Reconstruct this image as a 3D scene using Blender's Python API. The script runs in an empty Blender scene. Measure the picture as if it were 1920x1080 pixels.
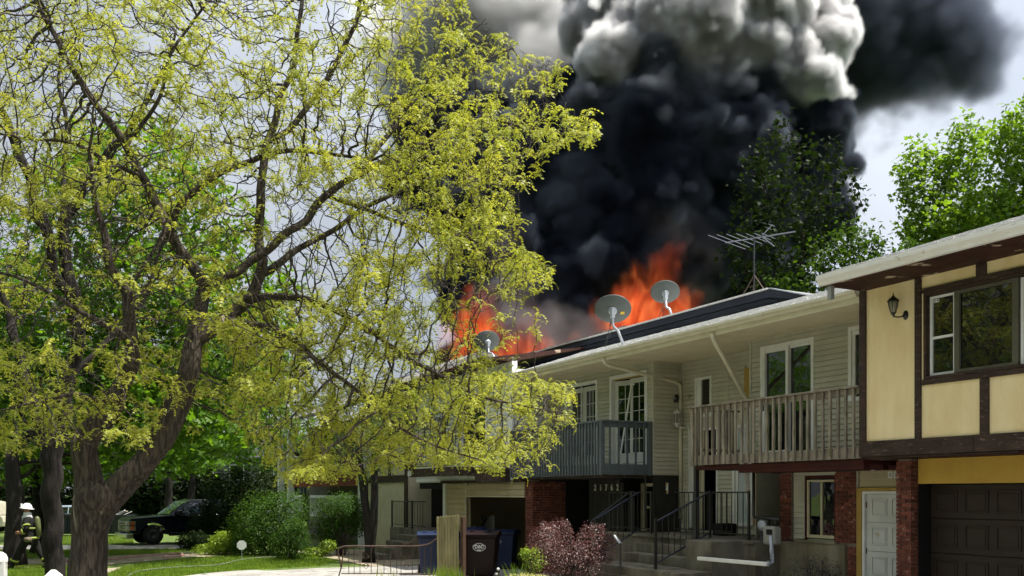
import bpy, math, random
import numpy as np
from mathutils import Vector, Matrix, Euler
from mathutils.kdtree import KDTree
import mathutils.noise as mn
random.seed(7); np.random.seed(7)
PI = math.pi
sc = bpy.context.scene
C = sc.collection
# ------------------------------------------------------------------ camera, world, sun, exposure
EYE, FPX = 2.15, 1800.0
cam = bpy.data.cameras.new('camera'); cam_o = bpy.data.objects.new('camera', cam); C.objects.link(cam_o)
cam.sensor_width = 36; cam.lens = 36 * FPX / 1920; cam.shift_y = (925 - 540) / 1920
cam.clip_start = 0.1; cam.clip_end = 3000
cam_o.location = (0, 0, EYE); cam_o.rotation_euler = (PI / 2, 0, 0)
sc.camera = cam_o
SUN_EL, SUN_AZ = math.radians(67), math.radians(97)        # azimuth from +Y towards +X
world = bpy.data.worlds.new('World'); sc.world = world; world.use_nodes = True
wn, wl = world.node_tree.nodes, world.node_tree.links
sky = wn.new('ShaderNodeTexSky'); sky.sky_type = 'NISHITA'; sky.sun_disc = False
sky.sun_elevation = SUN_EL; sky.sun_rotation = SUN_AZ; sky.dust_density = 4.0; sky.air_density = 1.0; sky.ozone_density = 1.0
# thin high cloud veil over the blue, as in the photograph
tc = wn.new('ShaderNodeTexCoord'); cn = wn.new('ShaderNodeTexNoise'); cn.inputs['Scale'].default_value = 3.0; cn.inputs['Detail'].default_value = 6
cr = wn.new('ShaderNodeMapRange'); cr.inputs['From Min'].default_value = 0.35; cr.inputs['From Max'].default_value = 0.65
cr.inputs['To Min'].default_value = 0.5; cr.inputs['To Max'].default_value = 0.95
cm = wn.new('ShaderNodeMix'); cm.data_type = 'RGBA'
# thin cloud scatters forward: brighter towards the sun, darker away from it
sd = wn.new('ShaderNodeVectorMath'); sd.operation = 'DOT_PRODUCT'; sd.inputs[1].default_value = (math.sin(SUN_AZ) * math.cos(SUN_EL), math.cos(SUN_AZ) * math.cos(SUN_EL), math.sin(SUN_EL))
wl.new(tc.outputs['Generated'], sd.inputs[0])
h1 = wn.new('ShaderNodeMath'); h1.operation = 'MULTIPLY_ADD'; h1.inputs[1].default_value = 0.5; h1.inputs[2].default_value = 0.5; wl.new(sd.outputs['Value'], h1.inputs[0])
h2 = wn.new('ShaderNodeMath'); h2.operation = 'POWER'; h2.inputs[1].default_value = 3.0; wl.new(h1.outputs[0], h2.inputs[0])
h3 = wn.new('ShaderNodeMath'); h3.operation = 'MULTIPLY_ADD'; h3.inputs[1].default_value = 21.0; h3.inputs[2].default_value = 3.2; wl.new(h2.outputs[0], h3.inputs[0])
vs = wn.new('ShaderNodeVectorMath'); vs.operation = 'SCALE'; vs.inputs[0].default_value = (0.93, 1.0, 1.10); wl.new(h3.outputs[0], vs.inputs['Scale']); wl.new(vs.outputs[0], cm.inputs['B'])
wl.new(tc.outputs['Generated'], cn.inputs['Vector']); wl.new(cn.outputs['Fac'], cr.inputs['Value'])
wl.new(cr.outputs[0], cm.inputs['Factor']); wl.new(sky.outputs[0], cm.inputs['A'])
wl.new(cm.outputs['Result'], wn['Background'].inputs['Color']); wn['Background'].inputs['Strength'].default_value = 0.06
sun = bpy.data.lights.new('sun', 'SUN'); sun_o = bpy.data.objects.new('sun', sun); C.objects.link(sun_o)
sun.energy = 5.0; sun.angle = math.radians(0.5); sun.color = (1.0, 0.95, 0.86)
sun_o.rotation_euler = (PI / 2 - SUN_EL, 0, PI - SUN_AZ)
sc.view_settings.view_transform = 'Standard'; sc.view_settings.look = 'None'
sc.view_settings.exposure = 0.82; sc.view_settings.gamma = 1.0; sc.view_settings.use_curve_mapping = False
cy = sc.cycles
cy.use_denoising = True
cy.use_adaptive_sampling = True; cy.adaptive_threshold = 0.025; cy.adaptive_min_samples = 16
cy.max_bounces = 6; cy.diffuse_bounces = 3; cy.glossy_bounces = 2; cy.transmission_bounces = 4; cy.transparent_max_bounces = 8
cy.volume_bounces = 2; cy.volume_max_steps = 256; cy.volume_step_rate = 1.4
cy.sample_clamp_indirect = 6

# ------------------------------------------------------------------ helpers
def at(px, py, Y): return Vector(((px - 960) / FPX * Y, Y, EYE + (925 - py) / FPX * Y))
def gpt(px, py, z=0.0):
    Y = (EYE - z) * FPX / (py - 925); return Vector(((px - 960) / FPX * Y, Y, z))
# frame of the row of houses: local x along the facades, local y into the houses, z up
TH = math.atan2(920, FPX)
HO = Vector(((1617 - 960) / FPX * 15.5, 15.5, 0)); HANG = -(PI / 2 - TH)
HM = Matrix.Translation(HO) @ Matrix.Rotation(HANG, 4, 'Z')
OFF = {}
def rgb(c): return (c[0], c[1], c[2], 1)
def mat(name, c1, c2=None, scale=6.0, rough=0.7, bump=0.0, bscale=None, rnd=0.0, spec=0.3, metal=0.0, stretch=(1, 1, 1), detail=5, lo=0.35, hi=0.65, trans=0.0, c3=None, s3=20, t3=0.62, subs=0.0):
    m = bpy.data.materials.new(name); m.use_nodes = True; t = m.node_tree; n = t.nodes; l = t.links
    b = n['Principled BSDF']; b.inputs['Roughness'].default_value = rough; b.inputs['Metallic'].default_value = metal
    b.inputs['Specular IOR Level'].default_value = spec
    geo = n.new('ShaderNodeNewGeometry'); mp = n.new('ShaderNodeMapping'); mp.inputs['Scale'].default_value = stretch
    l.new(geo.outputs['Position'], mp.inputs['Vector'])
    nz = n.new('ShaderNodeTexNoise'); nz.inputs['Scale'].default_value = scale; nz.inputs['Detail'].default_value = detail
    l.new(mp.outputs[0], nz.inputs['Vector'])
    mr = n.new('ShaderNodeMapRange'); mr.inputs['From Min'].default_value = lo; mr.inputs['From Max'].default_value = hi
    l.new(nz.outputs['Fac'], mr.inputs['Value'])
    mx = n.new('ShaderNodeMix'); mx.data_type = 'RGBA'; mx.inputs['A'].default_value = rgb(c1); mx.inputs['B'].default_value = rgb(c2 or tuple(x * 0.8 for x in c1))
    l.new(mr.outputs[0], mx.inputs['Factor']); out = mx.outputs['Result']
    if c3:
        n3 = n.new('ShaderNodeTexNoise'); n3.inputs['Scale'].default_value = s3; n3.inputs['Detail'].default_value = 4
        l.new(mp.outputs[0], n3.inputs['Vector'])
        m3 = n.new('ShaderNodeMapRange'); m3.inputs['From Min'].default_value = t3; m3.inputs['From Max'].default_value = t3 + 0.04
        l.new(n3.outputs['Fac'], m3.inputs['Value'])
        x3 = n.new('ShaderNodeMix'); x3.data_type = 'RGBA'; x3.inputs['B'].default_value = rgb(c3)
        l.new(m3.outputs[0], x3.inputs['Factor']); l.new(out, x3.inputs['A']); out = x3.outputs['Result']
    if rnd:
        oi = n.new('ShaderNodeObjectInfo'); r2 = n.new('ShaderNodeMapRange'); r2.inputs['To Min'].default_value = 1 - rnd; r2.inputs['To Max'].default_value = 1 + rnd
        l.new(oi.outputs['Random'], r2.inputs['Value'])
        hs = n.new('ShaderNodeHueSaturation'); l.new(r2.outputs[0], hs.inputs['Value']); l.new(out, hs.inputs['Color']); out = hs.outputs['Color']
    l.new(out, b.inputs['Base Color'])
    if bump:
        nb = n.new('ShaderNodeTexNoise'); nb.inputs['Scale'].default_value = bscale or scale * 4; nb.inputs['Detail'].default_value = 6
        l.new(mp.outputs[0], nb.inputs['Vector'])
        bp = n.new('ShaderNodeBump'); bp.inputs['Strength'].default_value = min(1.0, bump); bp.inputs['Distance'].default_value = 0.02 * max(1, bump)
        l.new(nb.outputs['Fac'], bp.inputs['Height']); l.new(bp.outputs[0], b.inputs['Normal'])
    return m
def leafmat(name, c1, c2, tr=0.5, trc=None, rough=0.45, spec=0.3, nscale=1.2):
    m = bpy.data.materials.new(name); m.use_nodes = True; t = m.node_tree; n = t.nodes; l = t.links
    b = n['Principled BSDF']; b.inputs['Roughness'].default_value = rough; b.inputs['Specular IOR Level'].default_value = spec
    geo = n.new('ShaderNodeNewGeometry'); nz = n.new('ShaderNodeTexNoise'); nz.inputs['Scale'].default_value = nscale; nz.inputs['Detail'].default_value = 3
    l.new(geo.outputs['Position'], nz.inputs['Vector'])
    wh = n.new('ShaderNodeMath'); wh.operation = 'MULTIPLY_ADD'; wh.inputs[1].default_value = 0.45; l.new(geo.outputs['Random Per Island'], wh.inputs[0])
    sb = n.new('ShaderNodeMath'); sb.operation = 'MULTIPLY_ADD'; sb.inputs[1].default_value = 1.6; sb.inputs[2].default_value = -0.5; l.new(nz.outputs['Fac'], sb.inputs[0]); l.new(sb.outputs[0], wh.inputs[2])
    mx = n.new('ShaderNodeMix'); mx.data_type = 'RGBA'; mx.inputs['A'].default_value = rgb(c1); mx.inputs['B'].default_value = rgb(c2)
    l.new(wh.outputs[0], mx.inputs['Factor']); l.new(mx.outputs['Result'], b.inputs['Base Color'])
    tl = n.new('ShaderNodeBsdfTranslucent'); mt = n.new('ShaderNodeMix'); mt.data_type = 'RGBA'; mt.blend_type = 'MULTIPLY'; mt.inputs['Factor'].default_value = 1
    mt.inputs['B'].default_value = rgb(trc or (1.5, 1.5, 0.6)); l.new(mx.outputs['Result'], mt.inputs['A']); l.new(mt.outputs['Result'], tl.inputs['Color'])
    ms = n.new('ShaderNodeMixShader'); ms.inputs[0].default_value = tr; l.new(b.outputs[0], ms.inputs[1]); l.new(tl.outputs[0], ms.inputs[2])
    l.new(ms.outputs[0], n['Material Output'].inputs['Surface'])
    return m
def glassmat(name, c=(0.006, 0.007, 0.008), ior=1.9):
    m = bpy.data.materials.new(name); m.use_nodes = True; n = m.node_tree.nodes; l = m.node_tree.links; b = n['Principled BSDF']
    b.inputs['Base Color'].default_value = rgb(c); b.inputs['Roughness'].default_value = 0.02; b.inputs['IOR'].default_value = ior; b.inputs['Specular IOR Level'].default_value = 0.5
    nz = n.new('ShaderNodeTexNoise'); nz.inputs['Scale'].default_value = 2.2; g = n.new('ShaderNodeNewGeometry'); l.new(g.outputs['Position'], nz.inputs['Vector'])
    bp = n.new('ShaderNodeBump'); bp.inputs['Strength'].default_value = 0.25; bp.inputs['Distance'].default_value = 0.01; l.new(nz.outputs['Fac'], bp.inputs['Height']); l.new(bp.outputs[0], b.inputs['Normal'])
    return m
M = dict(
    stucco=mat('yellow_stucco', (0.87, 0.72, 0.43), (0.76, 0.59, 0.30), 3.5, 0.9, 0.5, 60, stretch=(1, 1, .35), lo=.3, hi=.7),
    header=mat('ochre_paint', (0.55, 0.34, 0.06), (0.50, 0.30, 0.05), 4, 0.75, 0.1, 60),
    timber=mat('brown_timber', (0.030, 0.018, 0.013), (0.055, 0.033, 0.024), 3, 0.75, 0.5, 30, rnd=0.15, stretch=(1, 1, 4), c3=(0.13, 0.09, 0.065), s3=9, t3=0.63),
    soffit_brown=mat('peeling_brown_soffit', (0.045, 0.014, 0.008), (0.032, 0.010, 0.006), 3, 0.7, 0.4, 14, c3=(0.42, 0.33, 0.24), s3=2.6, t3=0.62),
    red_paint=mat('dark_red_paint', (0.055, 0.008, 0.006), (0.035, 0.007, 0.005), 5, 0.7, 0.2, 20),
    gutter_w=mat('white_gutter', (0.78, 0.77, 0.73), (0.70, 0.68, 0.62), 4, 0.45, 0.05, 20, stretch=(1, 1, 3), c3=(0.55, 0.5, 0.42), s3=5, t3=0.66),
    gutter_c=mat('cream_gutter', (0.62, 0.58, 0.44), (0.54, 0.50, 0.36), 3, 0.5, 0.05, 20, c3=(0.36, 0.33, 0.24), s3=6, t3=0.68),
    soffit=mat('cream_soffit', (0.66, 0.59, 0.41), (0.58, 0.52, 0.36), 3, 0.7),
    siding=mat('grey_vinyl_siding', (0.50, 0.48, 0.38), (0.43, 0.41, 0.33), 2.5, 0.55, 0.15, 40, rnd=0.07, c3=(0.30, 0.28, 0.22), s3=3, t3=0.68),
    siding_w=mat('pale_vinyl_siding', (0.66, 0.66, 0.64), (0.58, 0.58, 0.56), 2.5, 0.55, 0.15, 40, rnd=0.06),
    siding_t=mat('tan_vinyl_siding', (0.48, 0.40, 0.25), (0.42, 0.34, 0.20), 2.5, 0.55, 0.15, 40, rnd=0.07),
    white=mat('white_trim', (0.76, 0.76, 0.74), (0.68, 0.68, 0.66), 5, 0.5, 0.05, 20),
    offwhite=mat('offwhite_door', (0.62, 0.62, 0.58), (0.54, 0.54, 0.50), 2.5, 0.5, 0.05, 20, c3=(0.46, 0.40, 0.28), s3=5, t3=0.68),
    creamframe=mat('cream_frame', (0.55, 0.50, 0.34), (0.48, 0.42, 0.28), 5, 0.6),
    yellowtrim=mat('mustard_trim', (0.42, 0.28, 0.07), (0.36, 0.23, 0.05), 5, 0.6),
    glass=glassmat('window_glass'),
    milk=mat('grey_storm_glass', (0.30, 0.34, 0.36), (0.48, 0.52, 0.54), 1.4, 0.12, spec=0.6),
    dark=mat('unlit_dark', (0.006, 0.006, 0.006), (0.010, 0.009, 0.008), 3, 0.9),  # near-black colour stands in for unlit rooms and deep shade
    garage=mat('brown_garage_door', (0.028, 0.018, 0.012), (0.036, 0.024, 0.017), 3, 0.5, 0.15, 40, stretch=(1, 1, 3)),
    brick=mat('red_brick', (0.17, 0.052, 0.032), (0.11, 0.032, 0.022), 14, 0.9, 0.5, 50, rnd=0.42, c3=(0.42, 0.26, 0.2), s3=18, t3=0.64),
    mortar=mat('mortar', (0.20, 0.16, 0.13), (0.14, 0.11, 0.09), 20, 0.95, 0.3, 80),
    concrete=mat('weathered_concrete', (0.19, 0.17, 0.13), (0.10, 0.088, 0.066), 3.5, 0.9, 0.6, 35, stretch=(1, 1, 0.4), c3=(0.10, 0.085, 0.06), s3=2.5, t3=0.6),
    foundation=mat('stained_foundation', (0.27, 0.24, 0.17), (0.16, 0.135, 0.085), 3, 0.9, 0.5, 30, stretch=(1, 1, 0.3), c3=(0.16, 0.05, 0.02), s3=3.3, t3=0.70),
    drive=mat('driveway_concrete', (0.34, 0.325, 0.30), (0.24, 0.225, 0.205), 1.1, 0.9, 0.4, 40, c3=(0.14, 0.13, 0.12), s3=3, t3=0.60),
    wood=mat('weathered_balcony_wood', (0.30, 0.26, 0.20), (0.17, 0.145, 0.11), 9, 0.85, 0.5, 60, rnd=0.18, stretch=(1, 1, 0.25), c3=(0.13, 0.12, 0.06), s3=12, t3=0.63),
    bluegrey=mat('blue_grey_paint', (0.105, 0.122, 0.130), (0.085, 0.098, 0.108), 6, 0.6, 0.15, 40, rnd=0.08, stretch=(1, 1, 0.3)),
    rotwood=mat('dark_rotten_wood', (0.055, 0.036, 0.024), (0.03, 0.02, 0.015), 8, 0.9, 0.5, 40, c3=(0.2, 0.16, 0.12), s3=14, t3=0.62),
    iron=mat('black_iron', (0.012, 0.012, 0.014), (0.02, 0.018, 0.016), 20, 0.4, 0.1, 60, spec=0.5),
    rustiron=mat('rusty_iron', (0.05, 0.035, 0.028), (0.09, 0.05, 0.03), 20, 0.6, 0.2, 60),
    bluerail=mat('blue_black_handrail', (0.02, 0.025, 0.045), (0.03, 0.035, 0.06), 10, 0.3, spec=0.6),
    navy=mat('navy_fascia', (0.022, 0.025, 0.040), (0.016, 0.018, 0.030), 3, 0.6, 0.2, 20),
    shingle=mat('grey_shingles', (0.74, 0.73, 0.71), (0.52, 0.51, 0.50), 22, 0.95, 0.6, 80, rnd=0.22, c3=(0.12,0.12,0.12), s3=30, t3=0.68),
    char=mat('charred_shingles', (0.06, 0.06, 0.065), (0.22, 0.21, 0.2), 8, 0.95, 0.7, 50, rnd=0.3),
    dish=mat('grey_dish', (0.085, 0.10, 0.095), (0.07, 0.08, 0.075), 4, 0.5),
    metal=mat('galvanised_metal', (0.42, 0.44, 0.47), (0.34, 0.36, 0.4), 8, 0.4, metal=0.3),
    aluminium=mat('antenna_aluminium', (0.16, 0.17, 0.21), (0.12, 0.13, 0.17), 8, 0.35, metal=0.4),
    blackp=mat('black_metal', (0.01, 0.01, 0.01), (0.015, 0.015, 0.015), 8, 0.35, spec=0.5),
    lampglass=mat('lantern_glass', (0.14, 0.13, 0.09), (0.24, 0.21, 0.15), 8, 0.1, spec=0.6),
    yellow=mat('yellow_print', (0.65, 0.46, 0.05), None, 8, 0.6),
    black=mat('black_print', (0.01, 0.01, 0.01), None, 8, 0.6),
    whitep=mat('white_print', (0.75, 0.75, 0.72), None, 8, 0.6),
    digits=mat('silver_numerals', (0.60, 0.57, 0.50), (0.5, 0.48, 0.42), 8, 0.4),
    bark=mat('grey_brown_bark', (0.085, 0.067, 0.050), (0.030, 0.024, 0.018), 24, 0.9, 3.0, 30, stretch=(1, 1, 0.16), lo=.40, hi=.60, c3=(0.24, 0.20, 0.15), s3=5, t3=0.66),
    barkdark=mat('dark_bark', (0.022, 0.018, 0.015), (0.010, 0.008, 0.007), 9, 0.95, 1.0, 22, stretch=(1, 1, 0.25)),
    twig=mat('twig_bark', (0.075, 0.06, 0.05), (0.035, 0.028, 0.024), 6, 0.8),
    binblue=mat('blue_bin_plastic', (0.010, 0.020, 0.060), (0.008, 0.016, 0.050), 4, 0.4, spec=0.4),
    binmaroon=mat('maroon_bin_plastic', (0.013, 0.004, 0.0045), (0.010, 0.0035, 0.0035), 4, 0.45, spec=0.2),
    rubber=mat('black_rubber', (0.012, 0.012, 0.012), None, 8, 0.8),
    picket=mat('weathered_pickets', (0.30, 0.26, 0.13), (0.19, 0.165, 0.08), 6, 0.9, 0.5, 50, rnd=0.15, stretch=(1, 1, 0.2), c3=(0.14, 0.16, 0.05), s3=5, t3=0.62),
    carpaint=mat('navy_car_paint', (0.005, 0.007, 0.018), (0.004, 0.006, 0.015), 3, 0.15, spec=0.6),
    chrome=mat('chrome', (0.7, 0.72, 0.74), None, 3, 0.12, metal=1.0),
    orange=mat('orange_lamp', (0.65, 0.10, 0.02), None, 3, 0.2),
    vinylpost=mat('white_vinyl_post', (0.62, 0.62, 0.60), (0.5, 0.5, 0.46), 6, 0.5, c3=(0.35, 0.33, 0.22), s3=20, t3=0.62),
    grassg=mat('lawn_soil', (0.10, 0.15, 0.025), (0.055, 0.085, 0.018), 2.5, 0.95, 0.6, 30, c3=(0.13, 0.12, 0.06), s3=1.3, t3=0.66),
    dirt=mat('bare_path', (0.32, 0.27, 0.20), (0.24, 0.20, 0.14), 3, 0.95, 0.5, 30, c3=(0.14, 0.16, 0.05), s3=3, t3=0.6),
    asphalt=mat('asphalt', (0.055, 0.055, 0.055), (0.045, 0.045, 0.045), 20, 0.9, 0.4, 80),
    cream=mat('cream_stucco', (0.55, 0.50, 0.36), (0.48, 0.43, 0.30), 3, 0.9, 0.3, 50),
    redbeam=mat('rust_red_beam', (0.20, 0.045, 0.02), (0.14, 0.03, 0.015), 5, 0.7),
    hose=mat('canvas_hose', (0.36, 0.22, 0.18), (0.28, 0.15, 0.13), 6, 0.8),
    hosegrey=mat('grey_hose', (0.16, 0.16, 0.15), (0.10, 0.10, 0.10), 6, 0.7),
)
L_LOCUST = leafmat('locust_leaf', (0.18, 0.235, 0.026), (0.43, 0.43, 0.066), 0.5, (1.35, 1.3, 0.8))
L_MAPLE = leafmat('maple_leaf', (0.055, 0.13, 0.014), (0.10, 0.19, 0.02), 0.5, (2.0, 1.9, 0.6))
L_DARK = leafmat('shaded_tree_leaf', (0.008, 0.016, 0.004), (0.019, 0.036, 0.007), 0.3, (1.6, 1.6, 0.6), 0.6, 0.1)  # leaf colour lowered to hold the smoke's shade on the backyard tree
L_DARK2 = leafmat('deep_green_leaf', (0.022, 0.05, 0.008), (0.06, 0.11, 0.016), 0.4, (1.7, 1.7, 0.6), 0.6, 0.1)
L_LUSH = leafmat('bright_tree_leaf', (0.08, 0.15, 0.02), (0.16, 0.25, 0.035), 0.55, (1.8, 1.8, 0.6))
L_BUSH = leafmat('bush_leaf', (0.018, 0.05, 0.007), (0.065, 0.13, 0.018), 0.35, (1.6, 1.6, 0.6), 0.6, 0.12, 5)
L_YBUSH = leafmat('golden_bush_leaf', (0.13, 0.24, 0.025), (0.27, 0.34, 0.035), 0.45, (1.4, 1.4, 0.6), nscale=5)
L_PURPLE = leafmat('purple_barberry_leaf', (0.055, 0.024, 0.024), (0.24, 0.135, 0.125), 0.3, (1.6, 0.8, 0.7), 0.4, 0.6, 6)
L_GRASS = leafmat('grass_blade', (0.07, 0.15, 0.015), (0.22, 0.30, 0.035), 0.4, (1.5, 1.5, 0.6), nscale=1.3)

class MB:
    def __init__(s): s.v = []; s.f = []
    def add(s, vs, fs):
        b = len(s.v); s.v += [tuple(v) for v in vs]; s.f += [tuple(i + b for i in f) for f in fs]; return s
    def box(s, x0, x1, y0, y1, z0, z1):
        return s.add([(x0, y0, z0), (x1, y0, z0), (x1, y1, z0), (x0, y1, z0), (x0, y0, z1), (x1, y0, z1), (x1, y1, z1), (x0, y1, z1)],
                     [(0, 3, 2, 1), (4, 5, 6, 7), (0, 1, 5, 4), (1, 2, 6, 5), (2, 3, 7, 6), (3, 0, 4, 7)])
    def bar(s, p, q, w, d, up=(0, 0, 1)):                       # rectangular bar p->q
        p, q = Vector(p), Vector(q); t = (q - p).normalized(); u = Vector(up)
        if abs(t.dot(u)) > .98: u = Vector((1, 0, 0))
        a = t.cross(u).normalized() * w / 2; b = t.cross(a).normalized() * d / 2
        return s.add([p - a - b, p + a - b, p + a + b, p - a + b, q - a - b, q + a - b, q + a + b, q - a + b],
                     [(0, 1, 2, 3), (7, 6, 5, 4), (0, 4, 5, 1), (1, 5, 6, 2), (2, 6, 7, 3), (3, 7, 4, 0)])
    def prism(s, poly, x0, x1, axis='x'):                      # poly of 2D points swept along an axis
        n = len(poly); mk = {'x': lambda a, b, t: (t, a, b), 'y': lambda a, b, t: (a, t, b), 'z': lambda a, b, t: (a, b, t)}[axis]
        return s.add([mk(a, b, x0) for a, b in poly] + [mk(a, b, x1) for a, b in poly],
                     [tuple(range(n)), tuple(range(2 * n - 1, n - 1, -1))] + [(i, i + n, (i + 1) % n + n, (i + 1) % n) for i in range(n)])
    def tube(s, pts, r, k=6, cap=True):
        pts = [Vector(p) for p in pts]; n = len(pts); rs = r if isinstance(r, (list, tuple)) else [r] * n
        base = len(s.v); ref = None
        for i, p in enumerate(pts):
            t = (pts[min(i + 1, n - 1)] - pts[max(i - 1, 0)])
            t = t.normalized() if t.length > 1e-9 else Vector((0, 0, 1))
            if ref is None:
                ref = t.orthogonal().normalized()
            ref = (ref - t * ref.dot(t)); ref = ref.normalized() if ref.length > 1e-6 else t.orthogonal().normalized()
            b = t.cross(ref)
            for j in range(k):
                a = 2 * PI * j / k; s.v.append(tuple(p + (ref * math.cos(a) + b * math.sin(a)) * rs[i]))
        for i in range(n - 1):
            for j in range(k):
                j2 = (j + 1) % k
                s.f.append((base + i * k + j, base + i * k + j2, base + (i + 1) * k + j2, base + (i + 1) * k + j))
        if cap:
            s.f.append(tuple(base + j for j in range(k - 1, -1, -1))); s.f.append(tuple(base + (n - 1) * k + j for j in range(k)))
        return s
    def lathe(s, prof, c=(0, 0, 0), k=16, rot=None, sx=1, sy=1):     # prof (r,z)
        R = rot or Matrix.Identity(3); c = Vector(c); base = len(s.v)
        for r, z in prof:
            for j in range(k):
                a = 2 * PI * j / k; s.v.append(tuple(c + R @ Vector((r * math.cos(a) * sx, r * math.sin(a) * sy, z))))
        for i in range(len(prof) - 1):
            for j in range(k):
                j2 = (j + 1) % k; s.f.append((base + i * k + j, base + i * k + j2, base + (i + 1) * k + j2, base + (i + 1) * k + j))
        return s
    def xf(s, m):
        s.v = [tuple(m @ Vector(v)) for v in s.v]; return s
    def mesh(s, name, m=None, smooth=False):
        me = bpy.data.meshes.new(name); me.from_pydata(s.v, [], s.f); me.validate()
        if m: me.materials.append(m)
        if smooth: me.polygons.foreach_set('use_smooth', [True] * len(me.polygons))
        return me
    def build(s, name, m, parent=None, smooth=False, label=None, kind=None, bevel=0):
        o = OFF.get(parent.name if parent else None, Vector((0, 0, 0)))
        if o.length: s.v = [(v[0] - o[0], v[1] - o[1], v[2] - o[2]) for v in s.v]
        ob = bpy.data.objects.new(name, s.mesh(name, m, smooth)); C.objects.link(ob)
        if parent: ob.parent = parent; OFF[ob.name] = o
        if label: ob['label'] = label
        if kind: ob['kind'] = kind
        if bevel:
            b = ob.modifiers.new('bevel', 'BEVEL'); b.width = bevel; b.segments = 2; b.limit_method = 'ANGLE'
        return ob
def thing(name, label, cat, loc, rot=0, group=None, house=False):
    o = bpy.data.objects.new(name, None); C.objects.link(o); o.empty_display_size = 0.2
    o['label'] = label; o['category'] = cat
    if group: o['group'] = group
    if house:
        o.location = HM @ Vector(loc); o.rotation_euler = (0, 0, HANG)
    else:
        o.location = loc; o.rotation_euler = (0, 0, rot)
    OFF[o.name] = Vector(loc) if house else Vector((0, 0, 0))
    return o
def wthing(name, label, cat, loc, group=None):                 # children given in world coordinates
    o = thing(name, label, cat, loc, 0, group); OFF[o.name] = Vector(loc); return o
def tag(o, label, cat, group=None, kind=None):
    if label: o['label'] = label
    if cat: o['category'] = cat
    if group: o['group'] = group
    if kind: o['kind'] = kind
    return o
def piece(name, me, parent, loc, rot=None, scale=None):
    o = bpy.data.objects.new(name, me); C.objects.link(o); o.parent = parent
    o.location = Vector(loc) - OFF.get(parent.name, Vector((0, 0, 0)))
    if rot: o.rotation_euler = rot
    if scale: o.scale = scale
    return o
def copy_tree(o, parent=None):
    c = o.copy(); C.objects.link(c)
    if parent: c.parent = parent
    for ch in o.children: copy_tree(ch, c)
    return c
def text(name, s, size, m, parent, loc, rot, ext=0.004, label=None, bold=0.0):
    cu = bpy.data.curves.new(name, 'FONT'); cu.body = s; cu.size = size; cu.extrude = ext; cu.align_x = 'CENTER'; cu.align_y = 'CENTER'; cu.offset = bold
    tmp = bpy.data.objects.new('text_source', cu); C.objects.link(tmp); me = bpy.data.meshes.new_from_object(tmp.evaluated_get(bpy.context.evaluated_depsgraph_get()))
    bpy.data.objects.remove(tmp); bpy.data.curves.remove(cu); me.name = name; me.materials.clear(); me.materials.append(m)
    o = bpy.data.objects.new(name, me); C.objects.link(o); o.parent = parent
    o.location = Vector(loc) - OFF.get(parent.name, Vector((0, 0, 0))); o.rotation_euler = rot
    if label: o['label'] = label
    return o
FRONT = (PI / 2, 0, 0)                                          # text that faces local -y
_bc = {}
def board(L, m, h=0.1, kind='f'):
    key = (round(L, 2), m.name, kind, h)
    if key not in _bc:
        b = MB(); hh = h * 1.0
        g_ = .012; prof = [(0.0, g_), (-0.030, g_), (-0.030, h * .2), (-0.012, hh), (0.0, hh)]
        if kind == 'f': b.prism(prof, 0, key[0], 'x')
        else: b.prism([(-y, z) for y, z in prof], 0, key[0], 'y')
        _bc[key] = b.mesh('siding_board', m)
    return _bc[key]
def cut(x0, x1, holes):
    segs = [(x0, x1)]
    for a, b in holes:
        ns = []
        for p, q in segs:
            if b <= p or a >= q: ns.append((p, q)); continue
            if a > p: ns.append((p, a))
            if b < q: ns.append((b, q))
        segs = ns
    return [(p, q) for p, q in segs if q - p > 0.03]
def siding(parent, y, x0, x1, z0, z1, holes=(), m=None, h=0.1, back=True):
    m = m or M['siding']; z = z0
    while z < z1 - 0.02:
        hh = min(h, z1 - z)
        hs = [(a, b) for a, b, c, d in holes if c < z + hh * .5 < d]
        for p, q in cut(x0, x1, hs):
            piece('siding_board', board(q - p, m, h), parent, (p, y, z))
        z += h
def siding_side(parent, x, y0, y1, z0, z1, m=None, h=0.1):        # wall that faces +x
    m = m or M['siding']; z = z0
    while z < z1 - 0.02:
        piece('siding_board', board(y1 - y0, m, h, 's'), parent, (x, y0, z)); z += h
def wallbox(mb, y0, y1, x0, x1, z0, z1, holes=()):
    zs = sorted({z0, z1} | {c for h in holes for c in h[2:]})
    for a, b in zip(zs, zs[1:]):
        mid = (a + b) / 2
        for p, q in cut(x0, x1, [(h[0], h[1]) for h in holes if h[2] < mid < h[3]]): mb.box(p, q, y0, y1, a, b)
BR = [MB().box(0, L, 0, .09, 0, .056).mesh('brick', M['brick']) for L in (.19, .09)]
BRS = [MB().box(0, .09, 0, L, 0, .056).mesh('brick', M['brick']) for L in (.19, .09)]
def bricks(parent, x0, x1, y, z0, z1, side=None):                  # running bond on the front face (and +x side)
    z = z0; k = 0
    while z + .05 < z1:
        x = x0 + (0 if k % 2 == 0 else 0.0); first = k % 2
        while x < x1 - .03:
            L = .09 if (first and x == x0) or x1 - x < .17 else .19
            L = min(L, x1 - x)
            o = piece('brick', BR[1] if L < .12 else BR[0], parent, (x + random.uniform(-.002, .002), y + random.uniform(-.004, .003), z))
            o.scale.x = min(1, L / (.09 if L < .12 else .19)); x += L + .01
        if side:
            yy = y + .1
            while yy < side - .03:
                L = min(.19 if k % 2 else .09, side - yy)
                o = piece('brick', BRS[1] if L < .12 else BRS[0], parent, (x1 - .09 + .002, yy, z)); o.scale.y = min(1, L / (.09 if L < .12 else .19)); yy += L + .01
        z += .0665; k += 1
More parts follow.
